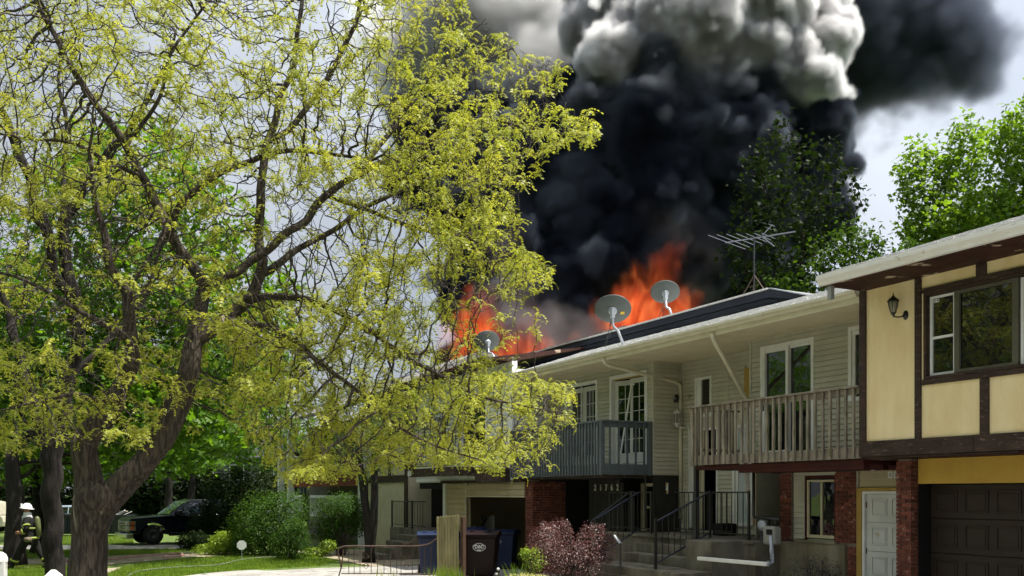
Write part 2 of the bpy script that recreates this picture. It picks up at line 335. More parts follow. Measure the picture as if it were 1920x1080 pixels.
def casing(parent, name, y, x0, x1, z0, z1, w, m, proud=0.03, depth=.08, sill=True):
    b = MB(); b.box(x0, x0 + w, y - proud, y + depth, z0, z1); b.box(x1 - w, x1, y - proud, y + depth, z0, z1)
    b.box(x0 + w, x1 - w, y - proud, y + depth, z1 - w, z1)
    if sill: b.box(x0 + w, x1 - w, y - proud - .01, y + depth, z0, z0 + w)
    return b.build(name, m, parent, bevel=.004)
def pane(parent, y, x0, x1, z0, z1, m=None): return MB().box(x0, x1, y, y + .01, z0, z1).build('pane', m or M['glass'], parent)
def gutter(parent, x0, x1, y, z0, m, h=.13, w=.12):                   # y = fascia face; gutter in front
    b = MB(); b.prism([(y, z0), (y - w * .55, z0), (y - w * .7, z0 + h * .35), (y - w, z0 + h * .6), (y - w, z0 + h), (y - w + .015, z0 + h), (y - w + .015, z0 + h * .65), (y - .01, z0 + h * .3), (y - .01, z0 + h), (y, z0 + h)], x0, x1, 'x')
    go_ = b.build('gutter', m, parent); x = x0 + 1.7
    while x < x1 - .5:
        MB().prism([(y - w * .5, z0 - .004), (y - w * .72, z0 + h * .34), (y - w - .004, z0 + h * .6), (y - w - .004, z0 + h + .004), (y - w + .01, z0 + h + .004)], x, x + .06, 'x').build('gutter_seam', m, go_); x += 3.05
    return go_
def roof_courses(parent, x0, x1, y0, z0, y1, z1, m, n, bt=.012):        # overlapping shingle courses, tabs jittered
    b = MB(); dy, dz = (y1 - y0) / n, (z1 - z0) / n
    for i in range(n):
        x = x0 - random.random() * .2
        while x < x1:
            w = random.uniform(.22, .36); a, c = max(x, x0), min(x + w - .006, x1); x += w
            if c - a < .02: continue
            j = random.uniform(-.012, .012); t = bt + random.uniform(-.002, .006)
            ya, za = y0 + i * dy + j, z0 + i * dz; yb, zb = y0 + (i + 1.25) * dy, z0 + (i + 1.25) * dz
            b.add([(a, ya, za), (c, ya, za), (c, ya, za + t), (a, ya, za + t), (c, yb, zb), (a, yb, zb), (a, yb, zb - .02), (c, yb, zb - .02)],
                  [(0, 1, 2, 3), (3, 2, 4, 5), (0, 3, 5, 6), (1, 7, 4, 2)])
    o = b.build('roof_shingles', m, parent, kind='stuff'); return o

# ------------------------------------------------------------------ ground and sky-side setting
def sheet(name, pts, z, m, th=0.0):
    b = MB(); n = len(pts); b.add([(p[0], p[1], z) for p in pts], [tuple(range(n))])
    if th: b.add([(p[0], p[1], z) for p in pts] + [(p[0], p[1], z - th) for p in pts], [(i, (i + 1) % n, (i + 1) % n + n, i + n) for i in range(n)])
    o = b.build(name, m); o['kind'] = 'structure'; return o
def hp(x, y): v = HM @ Vector((x, y, 0)); return (v.x, v.y)
def curve_pts(pts, n=6):
    out = []
    for i in range(len(pts) - 1):
        for k in range(n):
            t = k / n; p0 = pts[max(i - 1, 0)]; p1 = pts[i]; p2 = pts[i + 1]; p3 = pts[min(i + 2, len(pts) - 1)]
            out.append(tuple(.5 * ((2 * p1[j]) + (-p0[j] + p2[j]) * t + (2 * p0[j] - 5 * p1[j] + 4 * p2[j] - p3[j]) * t * t + (-p0[j] + 3 * p1[j] - 3 * p2[j] + p3[j]) * t ** 3) for j in range(len(p1))))
    out.append(tuple(pts[-1])); return out
gnd = MB(); R_ = 900
gnd.add([(-R_, -R_, 0), (R_, -R_, 0), (R_, R_, 0), (-R_, R_, 0)], [(0, 1, 2, 3)]); g = gnd.build('ground', M['grassg']); g['kind'] = 'structure'
drv = [hp(9, .5), hp(-15.2, .5), hp(-15.6, -3.6)] + [tuple(p) for p in curve_pts([hp(-15.7, -4.4), hp(-15.4, -6), (gpt(470, 1070).x, gpt(470, 1070).y), (gpt(380, 1077).x, gpt(380, 1077).y), (gpt(250, 1095).x, gpt(250, 1095).y)])] + [(-9, 14), (-6, 4), (6, -4), (20, 2)]
sheet('driveway', drv, .02, M['drive'])
def gp(*a): return [(gpt(x, y).x, gpt(x, y).y) for x, y in a]
for jx in (-3.2, -7.4, -11.6):
    a_, b_ = Vector(hp(jx, .6)), Vector(hp(jx, -9)); n_ = Vector((-(b_ - a_).normalized().y, (b_ - a_).normalized().x)) * .012
    sheet('driveway_joint', [tuple(a_ - n_), tuple(b_ - n_), tuple(b_ + n_), tuple(a_ + n_)], .025, M['rubber'])
sheet('far_driveway', gp((-60, 1031), (120, 1032), (372, 1029), (372, 1021.5), (120, 1023), (-60, 1023)), .012, M['drive'])
sheet('footpath', gp((130, 1066), (330, 1048), (420, 1043), (445, 1040.5), (430, 1036), (330, 1037), (215, 1043), (90, 1048), (-60, 1056), (-60, 1066)), .016, M['dirt'])
sheet('front_path', gp((190, 1110), (205, 1074), (232, 1064), (150, 1070), (150, 1110)), .010, M['dirt'])
sheet('street', [(-90, -12), (40, -12), (40, -4), (-90, 6)], .008, M['asphalt'])
sheet('bed_soil', [hp(-15.6, .3), hp(-24, .3), hp(-24, -3.2), hp(-15.6, -3.0)], .024, M['dirt'])

# ------------------------------------------------------------------ yellow house (local frame of the row)
def yellow_house():
    t = thing('yellow_house', 'yellow stucco house with dark brown timber framing and brown garage door', 'house', (0, 0, 0), house=True)
    X1 = 7.5; win = (1.19, 3.45, 3.86, 5.15)
    b = MB(); wallbox(b, 0, .25, 0.02, X1, 2.76, 5.44, [win]); b.box(.02, .2, .25, 8, 2.76, 5.44); b.box(X1 - .2, X1, .25, 8, 0, 5.44); b.build('stucco_wall', M['stucco'], t)
    MB().box(.2, X1 - .2, 1.6, 1.7, 2.76, 5.4).build('room_backdrop', M['dark'], t)
    MB().box(.0, X1, .02, 8, 2.69, 2.755).build('floor_slab', M['soffit_brown'], t)
    def timber(x0, x1, z0, z1, p=.035, label=None):
        o = MB().box(x0, x1, -p, 0.0, z0, z1).build('timber', M['timber'], t, bevel=.006)
    timber(-.035, .09, 2.985, 5.40, .04); timber(1.04, 1.15, 2.985, 5.40); timber(1.155, 3.6, 5.155, 5.225); timber(1.155, 3.6, 3.775, 3.855)
    timber(2.15, 2.29, 2.985, 3.77); timber(2.09, 2.25, 5.23, 5.40); timber(3.5, 3.62, 2.985, 3.77); timber(3.46, 3.6, 5.23, 5.40); timber(5, 5.12, 2.985, 5.4)
    timber(-.03, 2.06, 2.735, 2.98, .05); timber(2.064, 4.5, 2.737, 2.982, .048); timber(4.504, X1, 2.735, 2.98, .05)
    timber(.10, 1.3, 2.700, 2.731, .03); timber(1.304, 2.75, 2.704, 2.731, .026)
    # window
    w = MB(); x0, x1, z0, z1 = win
    w.box(x0, x0 + .05, -.02, .2, z0, z1).box(x1 - .05, x1, -.02, .2, z0, z1).box(x0 + .05, x1 - .05, -.02, .2, z1 - .045, z1).box(x0 + .05, x1 - .05, -.03, .2, z0, z0 + .04)
    wf = w.build('window', M['timber'], t, bevel=.004)
    for a, c in ((1.25, 1.70), (2.72, 3.40)):
        s = MB(); m = .045; zb, zt = 3.905, 5.095; zm = 4.47
        s.box(a, a + m, .05, .1, zb, zt).box(c - m, c, .05, .1, zb, zt).box(a + m, c - m, .05, .1, zt - .035, zt).box(a + m, c - m, .05, .1, zb, zb + .04).box(a + m, c - m, .04, .09, zm - .018, zm + .018)
        s.build('sash', M['white'], wf, bevel=.003)
        MB().box(a + m, c - m, .075, .085, zb + .04, zm - .018).build('pane', M['glass'], wf); MB().box(a + m, c - m, .078, .088, zm + .018, zt - .035).build('pane', M['glass'], wf)
    s = MB(); a, c, zb, zt = 1.70, 2.71, 3.90, 5.10
    s.box(a, a + .09, .01, .1, zb, zt).box(c - .09, c, .01, .1, zb, zt).box(a + .09, c - .09, .01, .1, zt - .05, zt).box(a + .09, c - .09, .01, .1, zb, zb + .05)
    s.build('picture_sash', mat('olive_frame', (.10, .095, .07), (.085, .08, .055), 5, .5), wf, bevel=.004)
    MB().box(a + .09, c - .09, .045, .055, zb + .05, zt - .05).build('pane', M['glass'], wf)
    MB().box(1.305, 1.40, .070, .0735, 5.0, 5.045).build('window_sticker', M['whitep'], wf)
    MB().box(1.318, 1.335, .067, .0695, 5.010, 5.035).box(1.352, 1.364, .067, .0695, 5.020, 5.026).box(1.370, 1.388, .067, .0695, 5.010, 5.035).build('sticker_print', M['black'], wf)
    # eave
    MB().box(.02, X1, -.86, .0, 5.405, 5.43).build('soffit', M['soffit_brown'], t)
    MB().box(.02, X1, -.885, -.86, 5.39, 5.50).build('fascia', M['soffit_brown'], t)
    gutter(t, -.0, X1 + .1, -.885, 5.40, M['gutter_w'], .15, .12)
    MB().box(.035, .115, -.80, -.73, 5.20, 5.41).build('downspout', M['metal'], t)
    MB().prism([(-.93, 5.56), (-.93, 5.53), (4, 7.1), (9, 5.53), (9, 5.56), (4, 7.14)], .0, X1 + .1, 'x').build('roof', M['shingle'], t)
    roof_courses(t, -.02, X1 + .1, -.97, 5.56, 3.98, 7.15, M['shingle'], 26)
    MB().prism([(-.0, 5.44), (4, 6.9), (8, 5.44)], .03, .2, 'x').build('gable', M['stucco'], t)
    # ground floor
    MB().box(.66, X1, .5, .62, 2.30, 2.69).build('garage_header', M['header'], t)
    MB().box(.38, .635, .375, .75, 0, 2.69).build('mortar_core', M['mortar'], t)
    bricks(t, .36, .645, .36, 0.005, 2.69, side=.74)
    MB().box(.635, .655, .52, .95, 0, 2.30).build('door_jamb', M['dark'], t)
    MB().box(.3, .63, .76, .95, 0, 2.69).build('side_wall', M['dark'], t)
    d = MB().box(.6, 3.6, .84, .88, 0.02, 2.3)
    gd = d.build('garage_door', M['garage'], t)
    for za, zb in ((1.765, 2.29), (1.215, 1.755), (.66, 1.205), (.1, .65)):
        MB().box(.6, 3.6, .805, .838, za, zb - .004).build('door_panel', M['garage'], gd, bevel=.004)
        x = .74
        while x < 3.4:
            f = MB(); a, c, e, g_ = x, x + .40, za + .09, zb - .09
            f.box(a, c, .788, .803, e, e + .022).box(a, c, .788, .803, g_ - .022, g_).box(a, a + .02, .788, .803, e + .022, g_ - .022).box(c - .02, c, .788, .803, e + .022, g_ - .022)
            f.box(a + .05, c - .05, .795, .803, e + .05, g_ - .05)
            f.build('door_molding', M['garage'], gd, bevel=.003); x += .535
    MB().box(.6, 7.4, .9, 1.0, 0, 2.7).build('garage_dark', M['dark'], t); MB().box(.595, .61, .77, .80, .75, 1.78).build('door_track', M['metal'], gd)
    # side entry door with yellow frame
    MB().box(-1.06, .36, 1.06, 1.2, 2.2, 2.69).box(-1.06, -1.04, 1.0, 1.2, 0, 2.69).build('entry_wall', M['siding'], t)
    siding(t, 1.06, -1.03, .34, 2.25, 2.62, m=M['siding_t'], h=.125)
    f = MB(); f.box(-1.05, -.94, .98, 1.15, 0, 2.25).box(-.94, .32, .98, 1.15, 2.19, 2.25); f.build('door_frame', M['yellowtrim'], t, bevel=.005)
    f = MB(); f.box(-.938, -.885, 1.0, 1.12, 0, 2.185).box(-.885, .32, 1.0, 1.12, 2.14, 2.185); f.build('door_stop', M['white'], t)
    ed = MB().box(-.88, .06, 1.05, 1.09, .02, 2.135).build('entry_door', M['offwhite'], t)
    for za, zb in ((1.76, 2.06), (1.26, 1.57), (.74, 1.06), (.2, .55)):
        MB().box(-.88, .06, 1.046, 1.0495, za - .115, za - .11).build('panel_seam', M['black'], ed)
        for xa in (-.76, -.33):
            p = MB(); xb = xa + .33
            p.box(xa, xb, 1.032, 1.046, za, za + .02).box(xa, xb, 1.032, 1.046, zb - .02, zb).box(xa, xa + .016, 1.032, 1.046, za + .02, zb - .02).box(xb - .016, xb, 1.032, 1.046, za + .02, zb - .02).box(xa + .04, xb - .04, 1.036, 1.046, za + .04, zb - .04)
            p.build('door_panel', M['offwhite'], ed, bevel=.004)
    for z in (.35, 1.1, 1.9): MB().box(-.884, -.870, 1.035, 1.05, z, z + .1).build('hinge', M['rustiron'], ed)
    # small flood lamp and cable box under the overhang
    f = MB(); f.lathe([(0, 0), (.035, .0), (.03, .06), (.012, .14), (0, .14)], (-.35, .62, 2.53), 8); f.build('soffit_lamp', M['whitep'], t)
    f = MB()
    for x in (-.02, .10):
        f.box(x, x + .09, .60, .62, 2.40, 2.415).box(x, x + .09, .60, .62, 2.49, 2.505).box(x, x + .014, .60, .62, 2.415, 2.49).box(x + .076, x + .09, .60, .62, 2.415, 2.49)
    f.build('wall_bracket', M['whitep'], t)
    return t
yellow_house()

def lantern_black():
    t = thing('wall_lantern', 'black carriage wall lantern with curved glass mounted on the yellow stucco wall', 'wall lantern', (.84, -.0, 4.9), house=True); t.scale = (.8, .8, .8)
    MB().lathe([(0, 0), (.075, 0), (.08, .012), (.06, .03), (.02, .05)], (.86, 0, 4.88), 14, Matrix.Rotation(PI / 2, 3, 'X'), sx=.8, sy=1.15).build('backplate', M['blackp'], t, True)
    MB().tube([(.86, -.04, 4.88), (.85, -.12, 4.84), (.80, -.2, 4.84), (.77, -.235, 4.87)], .014, 8).build('arm', M['blackp'], t, True)
    c = (.77, -.24, 0)
    MB().lathe([(0, 4.83), (.012, 4.835), (.008, 4.86), (.03, 4.885), (.05, 4.91), (.045, 4.925), (0, 4.93)], c, 12).build('base_finial', M['blackp'], t, True)
    MB().lathe([(.042, 4.925), (.068, 5.0), (.085, 5.07), (.088, 5.12), (.082, 5.14)], c, 12).build('glass', M['lampglass'], t, True)
    r = MB()
    for k in range(6):
        a = k * PI / 3
        r.tube([(c[0] + q * math.cos(a), c[1] + q * math.sin(a), z) for q, z in ((.05, 4.92), (.076, 5.0), (.093, 5.07), (.096, 5.14))], .006, 5)
    r.build('cage', M['blackp'], t)
    MB().lathe([(.112, 5.135), (.115, 5.15), (.08, 5.19), (.045, 5.215), (.03, 5.235), (.012, 5.25), (.016, 5.262), (.006, 5.28), (.003, 5.31), (0, 5.315)], c, 12).build('cap', M['blackp'], t, True)
    return t
lantern_black()

# ------------------------------------------------------------------ grey townhouse, right unit
def dish_unit(t, x0, x1, part_roof=True, ):
    MB().box(x0, x1, .0, 1.2, 5.27, 5.285).build('soffit', M['soffit'], t)
    MB().box(x0, x1, 1.2, 2.05, 5.272, 5.287).build('soffit', M['soffit'], t)
    gr = MB(); y = .12
    while y < 2.0: gr.box(x0, x1, y, y + .006, 5.266, 5.271); y += .1
    gr.build('soffit_seams', M['creamframe'], t, kind='stuff')
    MB().box(x0, x1, -.02, .0, 5.235, 5.40).build('fascia', M['gutter_c'], t)
    gutter(t, x0, x1, -.022, 5.325, M['gutter_c'], .11, .12)
    MB().prism([(-.05, 5.435), (-.05, 5.41), (2.3, 6.17), (2.3, 6.20)], x0, x1, 'x').build('roof', M['shingle'], t)
    roof_courses(t, x0, x1, -.07, 5.44, 2.25, 6.195, M['shingle'], 13, .016)
def baluster_row(parent, m, p0, p1, n, z0, z1, w, d, name='baluster', jitter=.0):
    p0, p1 = Vector(p0), Vector(p1); ang = math.atan2(p1.y - p0.y, p1.x - p0.x)
    me = MB().box(-w / 2, w / 2, -d / 2, d / 2, .03, z1 - z0).add([(-w / 2, -d / 2, .03), (w / 2, -d / 2, .03), (w / 2, d / 2, .03), (-w / 2, d / 2, .03), (-w / 2, -d / 2, .0), (w / 2, -d / 2, .0)], [(0, 1, 5, 4), (4, 5, 2, 3), (0, 4, 3), (1, 2, 5)]).mesh(name, m)
    for i in range(n):
        p = p0.lerp(p1, (i + .5) / n)
        piece(name, me, parent, (p.x + random.uniform(-jitter, jitter), p.y, z0), rot=(0, random.uniform(-jitter, jitter) * .5, ang))
def grey_right():
    t = thing('grey_townhouse', 'grey vinyl-sided townhouse with weathered wooden balcony next to the yellow house', 'house', (-4, 0, 0), house=True)
    slide = (-3.72, -2.26, 2.85, 5.10); w2 = (-1.42, -.25, 3.8, 5.14)
    b = MB(); wallbox(b, 1.2, 1.32, -4.04, 0.0, 2.6, 5.27, [slide, w2]); wallbox(b, 2.0, 2.12, -7.42, -4.04, 1.2, 5.27, [(-6.86, -6.27, 4.1, 4.83), (-6.70, -6.07, 1.3, 3.63), (-5.5, -4.87, 1.42, 3.66), (-5.11, -4.9, 4.1, 4.88)])
    b.box(-4.04, -4.02, 1.32, 2.0, 1.2, 5.27); b.build('wall', M['siding'], t)
    siding(t, 1.2, -4.02, -.02, 2.9, 5.25, [slide, w2])
    siding(t, 2.0, -7.40, -4.06, 1.25, 5.25, [(-6.88, -6.27, 3.9, 4.85), (-7.12, -6.05, 1.2, 3.68), (-5.55, -4.86, 1.4, 3.66), (-5.13, -4.9, 4.0, 4.9)])
    MB().box(-4.05, -3.99, 1.16, 1.2, 2.9, 5.25).build('corner_trim', M['siding'], t)
    MB().box(-5.72, -5.68, 1.97, 2.0, 3.7, 5.25).build('corner_trim', M['siding'], t)
    # everything inside is black
    MB().box(-7.42, -.05, 2.9, 3.0, .1, 5.6).box(-7.42, -7.32, 2.13, 2.9, .1, 5.6).box(-7.32, -.05, 1.33, 2.9, 5.28, 5.6).box(-7.32, -4.1, 2.13, 2.9, 1.2, 1.25).box(-4.0, -.05, 1.34, 2.9, 2.62, 2.68).build('interior', M['dark'], t)
    # sliding door
    f = casing(t, 'sliding_door', 1.2, slide[0], slide[1], slide[2], slide[3], .07, M['white'], .04)
    MB().box(-3.65, -3.60, 1.17, 1.27, 2.92, 5.03).box(-3.00, -2.93, 1.16, 1.26, 2.92, 5.03).box(-3.59, -3.005, 1.18, 1.26, 4.95, 5.03).box(-2.92, -2.335, 1.2, 1.26, 4.97, 5.03).box(-3.59, -3.005, 1.18, 1.26, 2.925, 3.0).build('stile', M['white'], f, bevel=.003)
    MB().box(-3.595, -3.0, 1.225, 1.235, 3.0, 4.95).build('pane', M['glass'], f); MB().box(-2.925, -2.335, 1.235, 1.245, 2.925, 4.97).build('pane', M['glass'], f)
    MB().box(-3.63, -3.615, 1.14, 1.17, 3.8, 4.0).build('handle', M['blackp'], f)
    f = casing(t, 'window', 1.2, w2[0], w2[1], w2[2], w2[3], .075, M['white'], .035)
    MB().box(-1.345, -1.29, 1.2, 1.26, 3.875, 5.065).box(-1.285, -.33, 1.2, 1.26, 4.99, 5.06).build('sash', M['white'], f)
    MB().box(-1.29, -.33, 1.235, 1.245, 3.88, 5.0).build('pane', M['glass'], f)
    # recess: small window, entry door standing open, storm sidelight, plywood
    f = casing(t, 'window', 2.0, -6.88, -6.27, 3.92, 4.85, .06, M['white'], .03)
    MB().box(-6.82, -6.68, 2.0, 2.06, 3.98, 4.79).build('sash', M['white'], f); MB().box(-6.68, -6.33, 2.04, 2.05, 3.98, 4.79).build('pane', M['glass'], f); MB().box(-6.64, -6.58, 2.034, 2.039, 4.02, 4.10).build('window_sticker', M['whitep'], f)
    f = casing(t, 'entry_doorway', 2.0, -7.12, -6.05, 1.3, 3.66, .05, M['white'], .03, sill=False)
    d = MB().bar((-7.06, 1.93, 2.45), (-6.74, 1.80, 2.45), .05, 2.2, up=(0, 0, 1)); d = MB().box(0, .36, -.02, .02, 1.34, 3.58); d.xf(Matrix.Translation((-7.07, 1.96, 0)) @ Matrix.Rotation(-.25, 4, 'Z'))
    dd = d.build('door', M['offwhite'], f, bevel=.004)
    MB().box(-6.70, -6.60, 2.02, 2.05, 1.34, 3.6).box(-6.13, -6.10, 2.02, 2.05, 1.34, 3.6).build('inner_jamb', M['creamframe'], f)
    f = casing(t, 'storm_window', 2.0, -5.53, -4.87, 1.42, 3.66, .07, M['white'], .04)
    MB().box(-5.46, -5.38, 2.0, 2.05, 1.49, 3.59).build('sash', M['white'], f)
    MB().box(-5.38, -4.94, 2.02, 2.03, 1.49, 3.59).build('pane', M['milk'], f)
    MB().box(-5.46, -4.94, 1.95, 1.995, 1.425, 1.465).build('sill_strip', M['yellow'], f)
    MB().box(-5.12, -5.03, 1.99, 2.015, 3.15, 3.33).build('green_sticker', mat('green_sticker', (.05, .42, .05), None, 5, .6), f)
    MB().box(-5.12, -5.06, 1.99, 2.015, 2.86, 2.92).build('red_sticker', mat('red_sticker', (.5, .03, .02), None, 5, .6), f)
    MB().box(-5.13, -4.94, 1.96, 2.04, 4.0, 4.88).build('plywood_panel', M['yellowtrim'], t)
    MB().box(-4.80, -4.62, 1.93, 1.985, 1.45, 3.2).build('plywood_panel', mat('bare_plywood', (.38, .22, .09), (.3, .17, .07), 4, .8), t)
    MB().box(-4.60, -4.50, 1.90, 1.98, 1.45, 3.6).build('trim_post', M['white'], t)
    # ground storey under the balcony
    lw = (-2.30, -1.57, 1.30, 2.42)
    b = MB(); wallbox(b, 1.06, 1.2, -3.0, -1.06, 1.25, 2.62, [lw]); b.box(-3.0, -2.9, 1.2, 2.0, 0, 2.6); b.build('lower_wall', M['siding'], t)
    siding(t, 1.06, -2.64, -1.57, 1.28, 2.56, [(-2.36, -1.5, 1.2, 2.5)])
    f = casing(t, 'window', 1.06, -2.36, -1.57, 1.28, 2.48, .06, M['red_paint'], .02, sill=False)
    f2 = MB(); f2.box(-2.30, -2.26, 1.04, 1.1, 1.32, 2.40).box(-1.62, -1.575, 1.04, 1.1, 1.32, 2.40).box(-2.26, -1.62, 1.04, 1.1, 2.36, 2.40).box(-2.26, -1.62, 1.03, 1.1, 1.32, 1.38).box(-1.965, -1.93, 1.045, 1.1, 1.38, 2.36)
    f2.build('sash', M['creamframe'], f, bevel=.003)
    MB().box(-2.26, -1.965, 1.075, 1.085, 1.38, 2.36).build('pane', M['glass'], f); MB().box(-1.93, -1.62, 1.08, 1.09, 1.38, 2.36).build('pane', M['glass'], f)
    MB().box(-2.52, -1.50, .93, 1.05, 1.235, 1.275).build('window_ledge', M['foundation'], t, bevel=.005)
    MB().box(-3.06, -1.30, .965, 1.2, 0, 1.235).build('foundation', M['foundation'], t)
    MB().box(-1.55, -1.07, 1.02, 1.2, 1.2, 2.6).box(-1.28, -1.07, 1.02, 1.2, 0, 1.2).build('mortar_core', M['mortar'], t); MB().box(-2.96, -2.67, 1.02, 1.2, 1.25, 2.6).build('mortar_core', M['mortar'], t)
    bricks(t, -1.57, -1.06, 1.0, 1.27, 2.56); bricks(t, -1.27, -1.06, 1.0, .01, 1.25); bricks(t, -2.98, -2.66, 1.0, 1.26, 2.56)
    MB().box(-7.3, -3.0, 1.99, 2.1, 0, 1.25).build('landing_wall', M['concrete'], t)
    # balcony
    MB().box(-4.4, -.04, .06, 1.2, 2.62, 2.70).box(-3.1, -.04, .08, .2, 2.54, 2.62).box(-3.1, -.04, .5, .62, 2.54, 2.62).box(-3.1, -.04, .86, .99, 2.54, 2.62).build('balcony_joists', M['red_paint'], t)
    bal = MB().box(-4.42, -.04, -.0, .045, 2.715, 2.90).box(-4.42, -4.38, .045, 1.2, 2.715, 2.90).box(-4.38, -.04, .045, 1.2, 2.86, 2.89).build('balcony', M['wood'], t, bevel=.004)
    b = MB(); b.box(-4.47, -.04, -.075, .06, 3.865, 3.90); b.build('top_rail', M['wood'], bal, bevel=.006)
    MB().box(-4.40, -.04, -.01, .025, 3.76, 3.86).build('sub_rail', M['wood'], bal)
    MB().box(-4.44, -4.36, -.03, .05, 2.70, 3.86).build('corner_post', M['wood'], bal, bevel=.004)
    MB().box(-4.45, -4.36, .06, 1.2, 3.83, 3.87).build('side_rail', M['wood'], bal); MB().box(-4.42, -4.385, .06, 1.2, 3.0, 3.06).build('side_rail', M['wood'], bal)
    baluster_row(bal, M['wood'], (-4.33, -.032, 0), (-.06, -.032, 0), 25, 2.71, 3.862, .042, .042, jitter=.008)
    baluster_row(bal, M['wood'], (-4.42, .1, 0), (-4.42, 1.15, 0), 6, 2.71, 3.83, .042, .042, jitter=.006)
    MB().box(-4.44, -4.36, .05, .13, 0, 2.70).build('support_post', M['iron'], t)
    dish_unit(t, -7.42, -.04)
    # downspouts
    MB().tube([(-3.72, -.06, 5.28), (-3.72, -.03, 5.18), (-3.74, .04, 5.1), (-4.06, 1.14, 4.02), (-4.1, 1.16, 3.9)], .045, 8).build('downspout', M['gutter_c'], t, True)
    MB().bar((-4.45, 1.3, 3.9), (-3.70, .9, 1.5), .08, .06).build('downspout', M['gutter_w'], t, bevel=.01)
    return t
grey_right()

def grey_left():
    t = thing('grey_townhouse', 'grey townhouse with blue-grey balcony, tilted storm door and house number 21762', 'house', (-10, 0, 0), house=True)
    d1 = (-9.28, -7.66, 2.75, 5.10); d2 = (-11.52, -9.86, 2.75, 5.10)
    b = MB(); wallbox(b, 1.2, 1.32, -12.3, -7.42, 2.58, 5.27, [d1, d2]); b.box(-7.5, -7.42, 1.32, 2.0, 2.58, 5.27); b.build('wall', M['siding'], t)
    siding(t, 1.2, -12.3, -7.46, 2.62, 5.25, [d1, d2]); siding_side(t, -7.42, 1.2, 2.0, 2.60, 5.25)
    MB().box(-7.47, -7.41, 1.165, 1.2, 2.6, 5.26).build('corner_trim', M['siding'], t)
    MB().box(-12.01, -11.96, 1.165, 1.2, 2.6, 5.26).build('corner_trim', M['siding'], t)
    MB().box(-12.2, -7.5, 2.2, 2.3, 2.6, 5.6).box(-12.3, -12.2, 1.33, 2.3, 2.6, 5.6).box(-12.2, -7.5, 1.33, 2.2, 5.28, 5.5).build('interior', M['dark'], t)
    def french(x0, x1, nm):
        f = casing(t, nm, 1.2, x0, x1, 2.8, 5.10, .09, M['white'], .045, sill=False)
        g = MB(); g.box(x0 + .09, x1 - .09, 1.2, 1.29, 2.8, 2.88).build('sill', M['white'], f)
        return f
    def leaf(f, x0, x1, y, rot, hx, cols=2, rows=5, open_=0):
        g = MB(); st = .11; zb, zt = 2.9, 4.97
        g.box(x0, x0 + st, 0, .045, zb, zt).box(x1 - st, x1, 0, .045, zb, zt).box(x0 + st, x1 - st, 0, .045, zt - .12, zt).box(x0 + st, x1 - st, 0, .045, zb, zb + .25)
        for i in range(1, cols): xx = x0 + st + (x1 - x0 - 2 * st) * i / cols; g.box(xx - .009, xx + .009, .005, .04, zb + .25, zt - .12)
        for j in range(1, rows): zz = zb + .25 + (zt - zb - .37) * j / rows; g.box(x0 + st, x1 - st, .008, .037, zz - .009, zz + .009)
        mm = Matrix.Translation((hx, y, 0)) @ Matrix.Rotation(rot, 4, 'Z') @ Matrix.Translation((-hx, 0, 0))
        g.xf(mm).build('door_leaf', M['offwhite'], f)
        p = MB().box(x0 + st, x1 - st, .018, .026, zb + .25, zt - .12); p.xf(mm).build('pane', M['glass'], f)
    f = french(-9.28, -7.66, 'balcony_door')
    leaf(f, -9.17, -8.52, 1.25, .32, -9.17); leaf(f, -8.52, -7.76, 1.27, -.0, -7.76)
    MB().box(-9.15, -7.76, 1.21, 1.25, 4.98, 5.01).build('header_strip', M['yellowtrim'], f)
    # storm door knocked off its hinges, leaning in the opening
    w, hgt = .74, 2.02; s = MB(); s.box(0, .035, 0, .03, 0, hgt).box(w - .035, w, 0, .03, 0, hgt).box(.035, w - .035, 0, .03, 0, .04).box(.035, w - .035, 0, .03, hgt - .035, hgt)
    mm = Matrix.Translation((-8.72, 1.05, 2.86)) @ Matrix.Rotation(.35, 4, 'Z') @ Matrix.Rotation(.155, 4, 'Y') @ Matrix.Rotation(-.05, 4, 'X')
    s.xf(mm).build('storm_door', M['white'], t, label='white storm door frame leaning crooked in the doorway')
    p = french(-11.52, -9.86, 'balcony_window'); leaf(p, -11.42, -10.66, 1.27, 0, -11.42, 2); leaf(p, -10.66, -9.95, 1.25, 0, -9.95, 3)
    MB().box(-10.70, -10.675, 1.17, 1.2, 2.9, 5.0).build('mullion', M['white'], p)
    # balcony
    m = M['bluegrey']; x0, x1, y0 = -12.12, -7.45, -.2
    bal = MB().box(x0, x1, y0, y0 + .04, 2.58, 2.83).box(x1 - .04, x1, y0 + .04, 1.16, 2.58, 2.83).box(x0, x1 - .04, y0 + .04, 1.19, 2.74, 2.80).build('balcony', m, t, bevel=.004)
    MB().box(x0, x1 + .03, y0 - .06, y0 + .07, 3.80, 3.84).box(x1 - .07, x1 + .035, y0 + .07, 1.16, 3.802, 3.842).build('top_rail', m, bal, bevel=.005)
    MB().box(x0, x1, y0, y0 + .035, 3.70, 3.80).box(x1 - .04, x1 - .005, y0 + .07, 1.16, 3.68, 3.80).build('sub_rail', m, bal)
    MB().box(x1 - .10, x1 + .0, y0 - .05, y0 + .05, 2.57, 3.80).build('corner_post', m, bal, bevel=.004)
    MB().box(x1 - .05, x1 + .035, 1.05, 1.16, 2.57, 3.80).build('corner_post', m, bal, bevel=.004)
    baluster_row(bal, m, (x0, y0 - .025, 0), (x1 - .1, y0 - .025, 0), 34, 2.57, 3.80, .045, .045, jitter=.002)
    baluster_row(bal, m, (x1 + .018, y0 + .06, 0), (x1 + .018, 1.05, 0), 5, 2.57, 3.80, .04, .036, jitter=.002)
    MB().box(-12.1, -7.5, -.15, 1.2, 2.52, 2.57).build('balcony_underside', M['rotwood'], t)
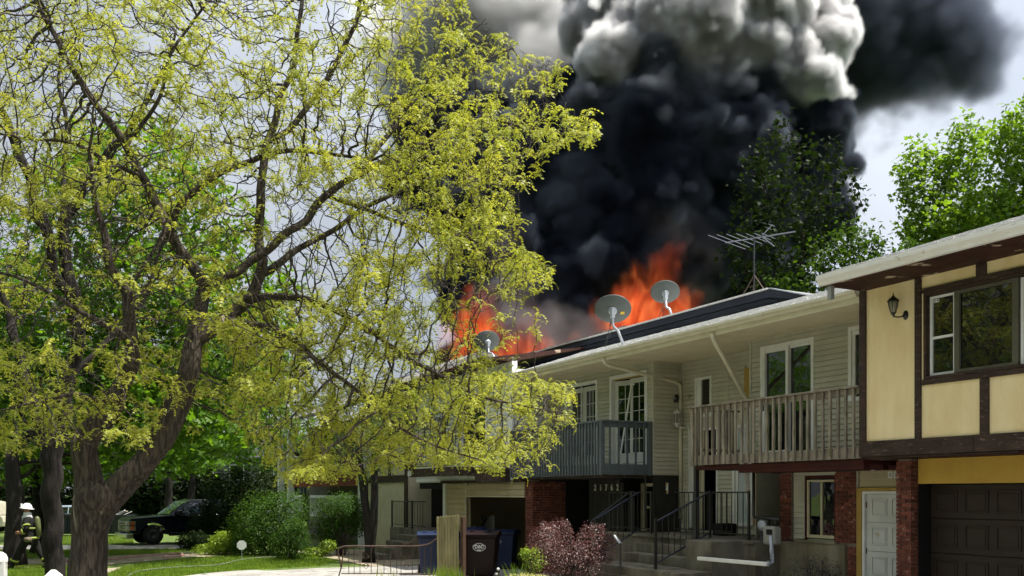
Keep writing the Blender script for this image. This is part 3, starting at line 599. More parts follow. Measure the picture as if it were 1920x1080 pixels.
    # ground floor in the shade of the balcony
    dk = mat('dark_board_wall', (.030, .027, .022), (.018, .016, .014), 3, .8, .2, 30, stretch=(4, 4, 1))  # board colour darkened to deepen the shade under the balcony
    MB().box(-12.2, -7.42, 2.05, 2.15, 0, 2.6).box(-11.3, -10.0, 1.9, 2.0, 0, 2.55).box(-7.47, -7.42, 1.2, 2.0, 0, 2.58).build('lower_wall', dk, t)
    x = -10.0
    me = MB().box(0, .19, 0, .02, 1.0, 2.5).mesh('wall_board', dk)
    while x < -8.55: piece('wall_board', me, t, (x, 1.0 + random.uniform(0, .006), 0)); x += .2
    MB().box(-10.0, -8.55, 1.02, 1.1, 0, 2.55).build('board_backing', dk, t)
    bricks(t, -11.2, -10.02, 1.885, 1.25, 2.5)
    MB().box(-12.6, -7.43, 1.34, 2.2, 2.50, 2.575).box(-12.7, -11.2, .2, 1.3, 2.46, 2.57).build('slab', dk, t)
    # doorway with pale frame
    f = casing(t, 'lower_door', 1.6, -8.50, -7.61, 1.14, 2.40, .08, M['creamframe'], .03)
    MB().box(-8.42, -8.36, 1.6, 1.66, 1.22, 2.32).box(-8.36, -7.69, 1.6, 1.64, 1.78, 1.84).build('stile', M['creamframe'], f)
    MB().box(-8.36, -7.69, 1.645, 1.655, 1.22, 2.32).build('pane', M['glass'], f)
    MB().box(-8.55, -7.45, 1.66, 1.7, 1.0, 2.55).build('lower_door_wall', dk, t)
    for i, ch in enumerate('21762'):
        text('house_number', ch, .22, M['digits'], t, (-9.68 + .26 * i, .985, 2.29), FRONT, .012, bold=.004)
    for o in t.children:
        if o.name.startswith('house_number'): o.scale.x = .85
    MB().box(-8.47, -8.30, .90, 1.0, 2.40, 2.48).tube([(-8.38, .93, 2.44), (-8.36, .82, 2.42)], .035, 8).build('motion_lamp', M['blackp'], t)
    MB().tube([(-7.46, .98, 2.56), (-7.46, .98, 1.3)], .02, 6).build('support_pole', M['iron'], t)
    dish_unit(t, -12.3, -7.424)
    ds = [(-7.66, -.06, 5.28), (-7.66, -.03, 5.20), (-7.64, .06, 5.13), (-7.38, 1.8, 4.80), (-7.36, 1.92, 4.74), (-7.36, 1.93, 4.6), (-7.36, 1.93, 1.55)]
    MB().tube(ds, .045, 8).build('downspout', M['gutter_c'], t, True)
    return t
grey_left()
lt = thing('wall_lantern', 'white lantern with clear panes fixed beside the downspout of the grey townhouse', 'wall lantern', (-7.30, 1.8, 3.9), house=True)
MB().lathe([(0, 0), (.06, 0), (.06, .02), (0, .03)], (-7.14, 1.99, 3.72), 10, Matrix.Rotation(PI / 2, 3, 'X')).build('backplate', M['offwhite'], lt)
MB().tube([(-7.14, 1.97, 3.72), (-7.2, 1.86, 3.70), (-7.3, 1.8, 3.74)], .018, 8).build('arm', M['offwhite'], lt, True)
MB().lathe([(.03, 3.72), (.05, 3.76), (.085, 3.80), (.085, 3.82), (0, 3.82)], (-7.3, 1.78, 0), 10).build('base_cup', M['offwhite'], lt, True)
MB().lathe([(.065, 3.82), (.08, 3.92), (.075, 4.04)], (-7.3, 1.78, 0), 8).build('glass', M['lampglass'], lt, True)
b = MB()
for k in range(6): a = k * PI / 3; b.tube([(-7.3 + .085 * math.cos(a), 1.78 + .085 * math.sin(a), 3.82), (-7.3 + .088 * math.cos(a), 1.78 + .088 * math.sin(a), 4.05)], .007, 4)
b.build('cage', M['offwhite'], lt)
MB().lathe([(.10, 4.04), (.10, 4.06), (.06, 4.10), (.02, 4.13), (.015, 4.16), (0, 4.17)], (-7.3, 1.78, 0), 10).build('cap', M['offwhite'], lt, True)
lt = thing('flood_lamp', 'small black flood lamp on the grey siding above the white lantern', 'lamp', (-7.40, 1.7, 4.4), house=True)
MB().tube([(-7.40, 1.86, 4.50), (-7.34, 1.8, 4.45), (-7.32, 1.76, 4.33)], [.03, .055, .06], 8).build('lamp_head', M['blackp'], lt, True)
MB().lathe([(0, 0), (.04, 0), (.04, .02), (0, .02)], (-7.41, 1.86, 4.5), 8, Matrix.Rotation(-PI / 2, 3, 'Y')).build('mount', M['blackp'], lt)
MB().lathe([(0, 0), (.02, 0), (.016, .015), (0, .02)], (-7.30, 1.71, 4.40), 8).build('bulb', M['whitep'], lt)
ws = thing('warning_sign', 'small yellow, white and black warning sign beside the lower door', 'sign', (-7.47, 1.55, 2.15), house=True)
MB().box(-7.59, -7.34, 1.54, 1.555, 2.14, 2.40).build('panel', M['whitep'], ws)
MB().box(-7.585, -7.345, 1.532, 1.5385, 2.34, 2.395).box(-7.585, -7.345, 1.532, 1.5385, 2.145, 2.225).build('colour_band', M['yellow'], ws)
text('warning_text', 'WARNING', .05, M['black'], ws, (-7.465, 1.529, 2.368), FRONT, .001)
MB().box(-7.56, -7.48, 1.527, 1.531, 2.155, 2.215).box(-7.45, -7.37, 1.527, 1.531, 2.155, 2.215).box(-7.55, -7.38, 1.534, 1.5385, 2.30, 2.315).box(-7.55, -7.40, 1.534, 1.5385, 2.265, 2.28).build('print', M['black'], ws)

# rear roof with navy fascia that rises behind the grey roof
def rear_roof():
    t = thing('rear_roof', 'navy blue clad upper roof edge running behind the grey shingle roof', 'roof', (-10, 2.3, 6), house=True)
    xs = -21.0
    def prof(dz, dx): return [(xs, 5.9), (xs, 6.50 - dz), (-4.75 - dx, 6.50 - dz), (-3.5 - dx * .6, 6.12 - dz), (-3.5, 5.9)]
    MB().prism(prof(0.02, .04), 2.42, 6.0, 'y').build('wall_box', M['navy'], t)
    MB().prism([(xs, 6.33), (xs, 6.50), (-4.75, 6.50), (-3.55, 6.12), (-3.75, 6.08), (-4.82, 6.33)], 2.36, 2.418, 'y').build('upper_fascia', M['navy'], t, bevel=.006)
    MB().prism([(xs, 6.0), (xs, 6.315), (-4.86, 6.315), (-3.9, 5.95), (-4.2, 5.9)], 2.385, 2.418, 'y').build('lower_fascia', M['navy'], t)
    MB().prism([(xs, 6.505), (xs, 6.525), (-4.75, 6.525), (-3.5, 6.13), (-3.52, 6.11), (-4.76, 6.505)], 2.33, 2.5, 'y').build('drip_edge', M['metal'], t)
    MB().prism([(2.3, 6.53), (2.3, 6.50), (6.5, 6.50), (6.5, 6.53)], xs, -4.8, 'x').build('roof_deck', M['shingle'], t)
    x = -20.9; k = 0
    while x < -10.6:                                            # curled, charred shingles along the burning end
        w = random.uniform(.22, .4); h = random.uniform(.05, .16); tl = random.uniform(-.12, .12)
        c = MB().box(0, w, 0, .5, 0, .02).xf(Matrix.Rotation(random.uniform(.1, .35), 4, 'X') @ Matrix.Rotation(tl, 4, 'Y'))
        piece('charred_shingle', c.mesh('charred_shingle', M['char']), t, (x, 2.32 + random.uniform(0, .1), 6.53)); x += w * random.uniform(.6, .9)
    pts = [(-20 + i * .5, 2.34, 6.2 + .05 * math.sin(i * .9)) for i in range(32)]
    MB().tube(pts, .01, 4).build('loose_cable', M['iron'], t)
rear_roof()
bpy.data.objects['rear_roof'].location.z += .08

# ------------------------------------------------------------------ satellite dishes and antenna
def dish(label, px, py, yy, rw, base, second=(0, 0)):
    # px,py centre of dish back; base: local point on the roof
    b0 = Vector(base); c = Vector(px)
    t = thing('satellite_dish', label, 'satellite dish', base, house=True, group='satellite dishes on the roofs')
    fwd = (yy).normalized()                                     # direction the dish looks
    R = fwd.to_track_quat('Z', 'Y').to_matrix()
    prof = [(r * rw, -.13 * rw * 2 * (1 - r * r)) for r in (0, .2, .4, .6, .8, .95, 1.0)]
    d = MB().lathe(prof + [(rw * 1.012, .006), (rw * 1.012, -.012)] + [(r * rw, -.13 * rw * 2 * (1 - r * r) - .015) for r in (.97, .8, .6, .4, .2, 0)], c, 32, R, sx=1.1, sy=.92)
    d.build('reflector', M['dish'], t, True)
    hub = c - fwd * (.27 * rw + .02)
    MB().lathe([(0, -.06), (rw * .17, -.06), (rw * .2, -.03), (rw * .27, 0), (rw * .27, .04)], hub, 14, R).build('back_plate', M['metal'], t, True)
    hb = hub - fwd * .06
    MB().bar(hb + Vector((0, 0, .1)), hb - Vector((0, 0, .13)), .09, .09).build('bracket', M['metal'], t, bevel=.01)
    MB().tube([hb - Vector((0, 0, .05)), hb + Vector((.02, 0, -.32)), hb.lerp(b0, .5) + Vector((0, 0, -.05)), b0], .032, 8).build('mast', M['metal'], t, True)
    MB().box(b0.x - .08, b0.x + .08, b0.y - .08, b0.y + .08, b0.z - .03, b0.z + .02).build('foot', M['metal'], t)
    MB().tube([hb - Vector((0, 0, .12)), Vector((hb.x - .42, hb.y + .05, b0.z + .05))], .01, 5).build('brace', M['iron'], t)
    MB().tube([hb - Vector((0, 0, .1)), hb + Vector((-.13, 0, -.3)), hb + Vector((-.05, 0, -.45)), hb + Vector((-.25, .02, -.6)), Vector((hb.x - .42, hb.y + .05, b0.z + .06))], .008, 5).build('cable', M['iron'], t)
    MB().tube([c + R @ Vector((0, -rw * .85, 0)), c + fwd * rw * 1.2 - Vector((0, 0, rw * .3))], .018, 6).build('feed_arm', M['metal'], t)
    # small yellow label on the back of the reflector
    if second[0]:
        q = c + R @ Vector((-rw * .58, -rw * .18, -.13 * rw * 2 * .6 - .03))
        MB().box(-.05, .05, -.035, .035, -.004, .004).xf(Matrix.Translation(q) @ R.to_4x4()).build('sticker', M['yellow'], t)
    return t
def loc(px, py, y): # pixel of the photograph at local depth y of the row of houses
    ub = Vector((-math.cos(TH), -math.sin(TH))); d = Vector(((px - 960) / FPX, 1.0)); bb = -y
    tt = (bb + Vector((HO.x, HO.y)).dot(ub)) / d.dot(ub); P = Vector((d.x * tt, tt, EYE + (925 - py) / FPX * tt)); return HM.inverted() @ P
LD = (HM.inverted().to_3x3() @ Vector((.12, .80, .62)))          # dishes look away from the street, upwards
dish('large grey satellite dish with yellow sticker on the gutter side of the roof', loc(1149, 579, .45), 0, LD, .395, loc(1170, 649, .55), (1, 0))
dish('smaller grey satellite dish on the navy roof edge in front of the tallest flames', loc(1247, 547, 2.5), 0, HM.inverted().to_3x3() @ Vector((.05, .8, .6)), .335, loc(1262, 598, 2.5))
dish('dark grey satellite dish half hidden by the yellow-green branches', loc(912, 640, 2.5), 0, HM.inverted().to_3x3() @ Vector((-.35, .75, .5)), .44, loc(930, 676, 2.5))
def antenna():
    p = loc(1414, 556, 3.2); top = loc(1414, 448, 3.2)
    t = thing('tv_antenna', 'old roof TV antenna with bent aluminium rods on a tripod mast', 'antenna', p, house=True)
    MB().tube([p, Vector((p.x, p.y, top.z))], .018, 6).build('mast', M['iron'], t)
    hub = Vector((p.x, p.y, p.z + .5))
    for q in (loc(1389, 560, 3.0), loc(1437, 549, 3.0), loc(1412, 556, 3.9)):
        MB().tube([hub, q], .012, 5).build('leg', M['rustiron'], t)
    MB().tube([hub - Vector((.16, 0, .25)), hub + Vector((.16, 0, -.25))], .008, 4).build('crossbar', M['rustiron'], t)
    A, B = loc(1360, 455, 2.8), loc(1492, 434, 3.8); m0 = loc(1430, 444, 3.3)
    MB().tube([A, m0, B], .013, 6).build('boom', M['aluminium'], t)
    dr = Vector((-.352, .937, 0)).normalized()
    for i, (f, L) in enumerate(((.03, .88), (.13, .80), (.24, .72), (.35, .62), (.45, .5), (.54, .42), (.62, .34))):
        q = A.lerp(B, f); MB().tube([q - dr * L, q + dr * L * random.uniform(.85, 1)], .006, 5).build('rod', M['aluminium'], t)
    c = loc(1428, 443, 3.3)
    for q in (loc(1448, 421, 3.0), loc(1452, 462, 3.0)): MB().tube([c, q], .012, 5).build('arm', M['aluminium'], t)
    for q in (loc(1441, 428, 3.05), loc(1447, 422, 3.0)): MB().tube([q - dr * .14, q + dr * .14], .006, 4).build('rod', M['aluminium'], t)
    return t
antenna()

# ------------------------------------------------------------------ white-sided unit with dark iron balcony, garage with tan siding
def white_unit():
    t = thing('white_townhouse', 'pale-sided townhouse with dark rotten balcony above an open garage', 'house', (-15, 0, 0), house=True)
    holes = [(-17.6, -16.9, 3.0, 5.0), (-15.9, -14.0, 2.9, 5.1)]
    b = MB(); wallbox(b, .0, .15, -19.6, -12.4, 2.5, 5.9, holes); b.box(-12.5, -12.36, .15, 1.2, 2.5, 5.6); b.build('wall', M['siding_w'], t)
    siding(t, 0, -19.6, -12.42, 2.52, 5.8, holes, M['siding_w'], .14); siding_side(t, -12.36, .0, 1.2, 2.5, 5.5, M['siding_w'], .14)
    MB().box(-12.60, -12.34, -.04, .0, 2.45, 5.8).build('corner_board', M['white'], t)
    MB().box(-19, -13, .6, .7, 2.6, 5.5).box(-19.4, -12.5, .02, 6, 2.3, 2.5).build('interior', M['dark'], t)
    f = casing(t, 'balcony_door', 0, -15.9, -14.0, 2.9, 5.1, .08, M['white'], .04); MB().box(-15.82, -14.08, .06, .07, 2.98, 5.02).build('pane', M['glass'], f)
    f = casing(t, 'window', 0, -17.6, -16.9, 3.0, 5.0, .07, M['white'], .04); MB().box(-17.53, -16.97, .06, .07, 3.07, 4.93).build('pane', M['glass'], f)
    MB().prism([(-.55, 5.9), (-.55, 5.82), (0, 5.8), (2.3, 6.3), (2.3, 6.36)], -21.5, -12.4, 'x').build('roof', M['soffit_brown'], t)
    # balcony
    bal = MB().box(-17.7, -14.11, -1.0, -.93, 2.66, 2.92).box(-14.18, -14.11, -.93, .0, 2.66, 2.92).box(-17.7, -14.18, -.93, 0, 2.84, 2.89).box(-14.11, -12.45, -.35, -.0, 2.46, 2.86).build('balcony', M['rotwood'], t, bevel=.01)
    MB().box(-15.6, -15.57, -1.012, -1.0, 2.66, 2.92).build('joint', M['black'], bal)
    for (p, q, n) in (((-17.66, -.96, 0), (-14.15, -.96, 0), 26), ((-14.14, -.96, 0), (-14.14, -.02, 0), 7)):
        me_p, me_q = Vector(p), Vector(q)
        for z in (2.98, 3.95): MB().bar((p[0], p[1], z), (q[0], q[1], z), .03, .02).build('rail', M['iron'], bal)
        me = MB().box(-.007, .007, -.007, .007, 2.96, 3.95).mesh('baluster', M['iron'])
        for i in range(n + 1): piece('baluster', me, bal, me_p.lerp(me_q, i / n))
    MB().box(-17.7, -17.6, -1.02, -.9, 2.9, 4.0).build('post', M['rotwood'], bal)
    MB().box(-17.72, -17.50, -1.06, -1.01, 2.70, 2.86).build('junction_box', M['whitep'], t)
    # storey below: near-black wall stands in for porch shade
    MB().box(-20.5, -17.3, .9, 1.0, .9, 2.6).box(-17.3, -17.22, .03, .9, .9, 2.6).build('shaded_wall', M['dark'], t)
    f = MB().box(-18.7, -17.9, .97, 1.0, 2.1, 2.45).build('transom', M['glass'], t)
    # garage block
    MB().box(-17.2, -15.5, .02, .15, 0, 2.46).box(-15.5, -11.65, .02, .15, 2.08, 2.46).box(-17.2, -17.05, .15, 5, 0, 2.46).box(-11.66, -11.5, .15, 5, 0, 2.46).build('garage_front', M['siding_t'], t)
    siding(t, 0, -16.95, -15.55, .05, 2.42, m=M['siding_t'], h=.16); siding(t, 0, -15.5, -11.66, 2.08, 2.42, m=M['siding_t'], h=.17)
    MB().box(-17.24, -17.05, -.04, .02, 0, 2.5).build('corner_board', M['white'], t)
    MB().box(-17.04, -16.96, -.03, .0, 0, 2.46).box(-15.55, -15.47, -.03, .0, 0, 2.46).box(-15.47, -11.64, -.03, .0, 2.04, 2.08).build('trim', M['creamframe'], t)
    MB().prism([(-17.3, 2.46), (-11.6, 2.46), (-11.6, 2.50), (-17.3, 2.55)], -.10, 3, 'y').build('garage_cap', M['rotwood'], t)
    MB().box(-17.0, -11.6, 4.6, 4.7, 0, 2.46).build('garage_back', M['dark'], t)
    MB().box(-11.62, -11.225, .03, 1.9, 0, 2.5).build('mortar_core', M['mortar'], t)
    bricks(t, -11.64, -11.21, .0, .01, 2.5, side=.98); MB().box(-11.215, -11.20, 1.0, 2.05, 0, 2.5).build('dark_side_sheet', M['dark'], t)  # plain dark sheet added where the shaded brick side carries on
    return t
white_unit()
gp_ = thing('scroll_panel', 'white panel with black scroll ironwork leaning inside the open garage', 'panel', (-14.6, 1.2, 0), house=True)
a, b_ = loc(886, 965, 1.2), loc(926, 963, 1.2)
MB().box(a.x, b_.x, 1.2, 1.23, .6, a.z).build('sheet', M['whitep'], gp_)
def spiral(c, r0, turns, sgn=1, n=26, ph=0):
    return [(c[0] + sgn * r0 * (1 - i / n * .85) * math.cos(ph + turns * 2 * PI * i / n), c[1], c[2] + r0 * (1 - i / n * .85) * math.sin(ph + turns * 2 * PI * i / n)) for i in range(n + 1)]
w_ = b_.x - a.x
MB().tube(spiral((a.x + w_ * .2, 1.18, 1.42), .2, 1.4), .012, 4).tube(spiral((a.x + w_ * .55, 1.18, 1.32), .16, 1.4, -1), .012, 4).tube([(a.x, 1.18, 1.1), (a.x + w_ * .4, 1.18, 1.0), (a.x + w_ * .7, 1.18, 1.35), (b_.x, 1.18, 1.6)], .012, 4).build('scroll_ironwork', M['iron'], gp_)

def cream_house():
    t = thing('cream_house', 'cream stucco house with brown timber band behind the small dark-leaved tree', 'house', (-22, 0, 0), house=True)
    MB().box(-25.0, -20.5, .0, 6, 0, 5.8).build('wall', M['cream'], t)
    for q in ((-25, -20.45, 2.55, 2.8), (-20.75, -20.46, 0, 2.55), (-22.4, -22.2, 2.8, 5.7), (-20.7, -20.46, 2.8, 5.7), (-25, -24.8, 0, 2.55)): MB().box(q[0], q[1], -.04, -.001, q[2], q[3]).build('timber', M['timber'], t)
    f = casing(t, 'window', 0, -24.2, -22.9, 3.4, 4.8, .08, M['white'], .03); MB().box(-24.1, -23.0, -.012, -.002, 3.5, 4.7).build('pane', M['glass'], f)
    MB().prism([(-.7, 5.8), (-.7, 5.7), (3, 7.2), (7, 5.7), (7, 5.8), (3, 7.4)], -25.4, -20.4, 'x').build('roof', M['char'], t)
cream_house()
def porch_house():
    t = thing('porch_house', 'far house with rust-red beam, tall white columns and white porch railing', 'house', (-32, 0, 0), house=True)
    MB().box(-39.5, -25.2, 1.6, 8, 0, 5.6).build('wall', mat('shade_darkened_cream', (.16, .145, .12), (.12, .11, .09), 3, .9), t)  # cream darkened to carry the porch shade in its colour
    MB().box(-36.0, -25.2, -.1, .1, 2.45, 3.15).build('beam', M['redbeam'], t); MB().box(-36, -25.2, .1, 1.6, 2.9, 3.1).build('porch_ceiling', M['red_paint'], t)
    for x in (-38.9, -36.9, -25.5): MB().box(x, x + .3, -.2, .1, 0, 5.2).build('column', M['white'], t, bevel=.01)
    for x in (-38.2, -37.6): MB().box(x, x + .25, .8, .9, 2.2, 4.6).build('shutter', M['bluegrey'], t)
    for x in (-34.5, -31.5, -28.5):
        f = casing(t, 'window', 1.6, x, x + 1.3, .9 + 2.6, 5.0, .1, M['white'], .04); MB().box(x + .1, x + 1.2, 1.585, 1.595, 3.6, 4.9).build('pane', M['glass'], f)
    MB().box(-35.5, -33.2, 1.5, 1.6, .6, 2.2).build('lower_window', M['dark'], t); MB().box(-30.5, -27.2, 1.5, 1.6, .9, 2.2).build('lower_window', M['dark'], t)
    for a, c in ((-35.8, -34.0), (-32.4, -26.5)):
        r = MB().bar((a, -.2, 2.0), (c, -.2, 2.0), .1, .12).bar((a, -.2, 1.15), (c, -.2, 1.15), .1, .1)
        k = a
        while k <= c + .01: r.box(k - .03, k + .03, -.23, -.17, 1.15, 2.0); k += .3
        r.build('porch_railing', M['white'], t)
    MB().bar((-34.0, -.2, 2.0), (-32.2, -3.4, .75), .12, .1).bar((-34.0, -.2, 1.2), (-32.2, -3.4, -.05), .12, .1).build('stair_rail', M['white'], t)
    MB().prism([(-.6, 5.7), (-.6, 5.55), (4, 7.5), (9, 5.55), (9, 5.7), (4, 7.7)], -40, -25.0, 'x').build('roof', M['char'], t)
porch_house()

# ------------------------------------------------------------------ entry steps and railings
def entry_steps():
    t = thing('entry_steps', 'weathered concrete steps and landing below house number 21762', 'steps', (-5, -.5, 0), house=True)
    MB().box(-8.2, -2.95, .35, 1.98, 0, 1.235).box(-4.05, -3.25, -.45, .35, 0, 1.235).build('landing', M['concrete'], t, bevel=.015)
    MB().box(-8.2, -2.95, .30, .36, 1.18, 1.25).build('landing_nosing', M['concrete'], t, bevel=.01)
    for i, (y, z) in enumerate(((-.05, 1.06), (-.45, .87), (-.85, .68), (-1.25, .49), (-1.65, .30), (-2.05, .12))):
        xr = -4.06 + (0.0 if i < 2 else .0)
        MB().box(-6.35, xr, y - .35 + .35, .35, z - .19 if z > .15 else 0.02, z).build('step', M['concrete'], t, bevel=.012)
    MB().box(-6.35, -3.25, -1.2, -.46, 0, .66).build('side_block', M['concrete'], t, bevel=.015)
    MB().box(-5.4, -5.05, 1.3, 1.7, 1.236, 1.5).build('door_mat_pile', M['rubber'], t, bevel=.03)
    return t
entry_steps()
def railing(name, label, segs, m, posts=(), n_per_m=6.5, zb=.10, dz=.82, group=None, base=None):
    t = thing(name, label, 'railing', base or segs[0][0], house=True, group=group)
    for p, q in segs:
        p, q = Vector(p), Vector(q)
        MB().bar(p + Vector((0, 0, dz + zb)), q + Vector((0, 0, dz + zb)), .045, .028).build('handrail', m, t, bevel=.005)
        MB().bar(p + Vector((0, 0, zb)), q + Vector((0, 0, zb)), .03, .025).build('bottom_rail', m, t)
        n = max(2, int((q - p).length * n_per_m)); me = MB().box(-.007, .007, -.007, .007, zb, zb + dz).mesh('baluster', M['iron'])
        for i in range(1, n): piece('baluster', me, t, p.lerp(q, i / n))
    for x, y, z0, z1, w in posts: MB().box(x - w / 2, x + w / 2, y - w / 2, y + w / 2, z0, z1).build('post', M['iron'], t)
    return t
railing('stair_railing', 'black iron stair railing with round post cap right of the concrete steps', [((-4.25, -1.0, .68), (-4.25, .30, 1.25))], M['bluerail'], [(-4.25, -1.02, .5, 1.66, .05), (-4.25, .32, 1.24, 2.22, .04)])
railing('stair_railing', 'black iron stair railing with blue-black handrail on the shrub side of the steps', [((-6.45, -1.0, .68), (-6.45, .1, 1.25))], M['bluerail'], [(-6.45, -1.02, .3, 1.6, .05)])
railing('landing_railing', 'black iron railing across the landing in front of the lower doorway', [((-8.15, .45, 1.25), (-6.5, .45, 1.25)), ((-6.45, 1.1, 1.25), (-4.5, 1.1, 1.25))], M['iron'], [(-8.15, .45, 1.2, 2.2, .045), (-7.2, .45, 1.2, 2.2, .08), (-6.47, .45, 1.2, 2.2, .045)])
railing('landing_railing', 'black iron railing in front of the pale storm window', [((-4.2, .42, 1.25), (-3.2, .42, 1.25))], M['iron'], [(-3.2, .42, 0.2, 2.2, .04)])
# long slanted handrail over the garden side
t = thing('wall_handrail', 'bright metal handrail end poking out beside the purple shrub', 'handrail', (-5.6, -2.3, 0), house=True)
a, b_ = loc(1152, 1004, -1.6), loc(1163, 1019, -1.6)
MB().bar(a, b_, .05, .03).build('rail', M['metal'], t); MB().tube([(b_.x, b_.y, b_.z), (b_.x, b_.y, 0)], .02, 6).build('post', M['iron'], t)
t = thing('wall_handrail', 'thin dark blue handrail slanting down the dark wall under the number 21762', 'handrail', (-9.4, .3, 1.2), house=True)
a, b_ = loc(1108, 978, .45), loc(1178, 925, .45)
MB().bar(a, b_, .04, .03).build('rail', M['bluerail'], t)
bb = MB()
for i in range(6): q = a.lerp(b_, i / 6); bb.box(q.x - .008, q.x + .008, q.y - .008, q.y + .008, 1.2, q.z)
bb.build('pickets', M['iron'], t)

# gas meter, pipes, fallen downspout
t = thing('gas_meter', 'grey gas meter with dark pipes on the wall by the brick pier', 'gas meter', (-3.2, .7, .6), house=True)
c = loc(1447, 1000, .55)
MB().box(c.x - .16, c.x + .17, c.y - .1, c.y + .1, c.z - .22, c.z + .14).build('meter_body', mat('meter_grey', (.34, .33, .29), (.28, .27, .24), 6, .5), t, bevel=.05)
MB().box(c.x - .02, c.x + .13, c.y - .125, c.y - .1, c.z - .02, c.z + .08).build('dial', M['black'], t, bevel=.01)
MB().lathe([(0, -.03), (.11, -.03), (.13, 0), (.11, .03), (.05, .08), (0, .08)], (c.x - .26, c.y, c.z + .15), 14, Matrix.Rotation(PI / 2, 3, 'X')).build('regulator', M['metal'], t, True)
MB().tube([(c.x - .26, c.y, c.z + .3), (c.x + .2, c.y, c.z + .28)], .035, 8).tube([(c.x - .1, c.y, c.z + .14), (c.x - .1, c.y, c.z + .3)], .03, 8).tube([(c.x + .1, c.y, c.z + .14), (c.x + .1, c.y, c.z + .3)], .03, 8).build('manifold', M['iron'], t, True)
p0 = loc(1413, 880, .5); p1 = loc(1413, 970, .5); p2 = loc(1462, 976, .5)
MB().tube([(p0.x, p0.y, 2.6), (p1.x, p1.y, p1.z + .04), (p1.x + .04, p1.y, p1.z), (p2.x, p2.y, p1.z - .02)], .028, 8).build('pipe', M['iron'], t, True)
MB().tube([(c.x - .28, c.y, c.z + .1), (c.x - .28, c.y, .3)], .022, 8).build('pipe', M['iron'], t, True)
t = thing('downspout_extension', 'white downspout elbow with long pipe lying across the concrete block', 'downspout', (-3.4, .2, .5), house=True)
q0, q1, q2 = loc(1310, 1047, -.62), loc(1440, 1058, -.52), loc(1447, 1030, .2)
MB().bar(q0, q1, .09, .07).build('lower_pipe', M['gutter_w'], t, bevel=.012)
MB().tube([q1 - Vector((.05, 0, 0)), q1 + Vector((.07, .02, .05)), q2, q2 + Vector((-.03, 0, .25))], .042, 8).build('elbow', M['metal'], t, True)
# stairs of the pale unit
t = thing('side_steps', 'shaded concrete steps leading up to the dark porch left of the garage', 'steps', (-18, -.8, 0), house=True)
MB().box(-21.5, -17.3, -.3, 1.0, 0, .95).build('landing', M['concrete'], t, bevel=.02)
for i in range(4): MB().box(-19.6, -17.9, -.7 - .42 * i, -.3, .03 if i == 3 else .76 - .19 * i - .19, .76 - .19 * i).build('step', M['concrete'], t, bevel=.012)
railing('porch_railing', 'black railing of the shaded porch in front of the cream wall', [((-21.4, -.25, .95), (-19.4, -.25, .95)), ((-19.4, -.25, .95), (-18.2, -.25, .95))], M['iron'], [(-21.4, -.25, .9, 1.9, .05), (-19.4, -.25, .9, 1.9, .05)], 5)
# low ornamental railing by the walk
def low_railing():
    Y0 = 24.3; pts = [at(640, 1100, Y0), at(644, 1066, Y0)]
    t = wthing('ornamental_railing', 'low wrought iron railing with scroll panels in front of the blue bin', 'railing', (at(700, 1080, Y0).x, Y0, 0))
    zt = lambda py: EYE + (925 - py) / FPX * Y0; X = lambda px: (px - 960) / FPX * Y0
    top = [(X(640), Y0, zt(1066)), (X(634), Y0, zt(1034)), (X(638), Y0, zt(1027)), (X(652), Y0, zt(1024)), (X(700), Y0, zt(1024)), (X(760), Y0, zt(1024)), (X(790), Y0, zt(1023)), (X(806), Y0, zt(1019)), (X(818), Y0, zt(1010))]
    MB().tube(curve_pts(top, 5), .02, 6).build('top_rail', M['rustiron'], t, True)
    MB().tube([(X(644), Y0, zt(1030)), (X(641), Y0, zt(1060)), (X(634), Y0, .0)], .018, 6).build('end_post', M['rustiron'], t)
    MB().tube([(X(640), Y0, .12), (X(820), Y0, .12)], .014, 5).build('bottom_rail', M['rustiron'], t)
    me = MB().box(-.008, .008, -.008, .008, .1, zt(1024)).mesh('baluster', M['rustiron'])
    for px in (654, 664, 675, 696, 708, 720, 732, 744, 752, 773, 784, 796, 808): piece('baluster', me, t, (X(px), Y0, 0))
    for px in (686, 762):
        cx = X(px); s = MB(); zc = zt(1052)
        for sg in (1, -1):
            for up in (1, -1):
                s.tube([(cx + sg * (.005 + .055 * math.sin(PI * i / 8) + 0), Y0, zc + up * (.05 + .018 * i)) for i in range(9)], .008, 4)
                s.tube([(x, y, zc + up * (.10 + (z - 0))) for x, y, z in spiral((cx + sg * .06, Y0, 0), .045, 1.3, sg, 14)], .007, 4)
        s.build('scroll_panel', M['rustiron'], t, kind='stuff')
    for (px, py, r, sg) in ((757, 1019, .05, 1), (778, 1015, .06, -1)):
        MB().tube(spiral((X(px), Y0, zt(py)), r, 1.4, sg), .008, 4).build('scroll', M['rustiron'], t)
    MB().tube([(X(760), Y0, zt(1022)), (X(772), Y0, zt(1014)), (X(778), Y0, zt(1010))], .012, 5).build('scroll_bar', M['rustiron'], t)
low_railing()

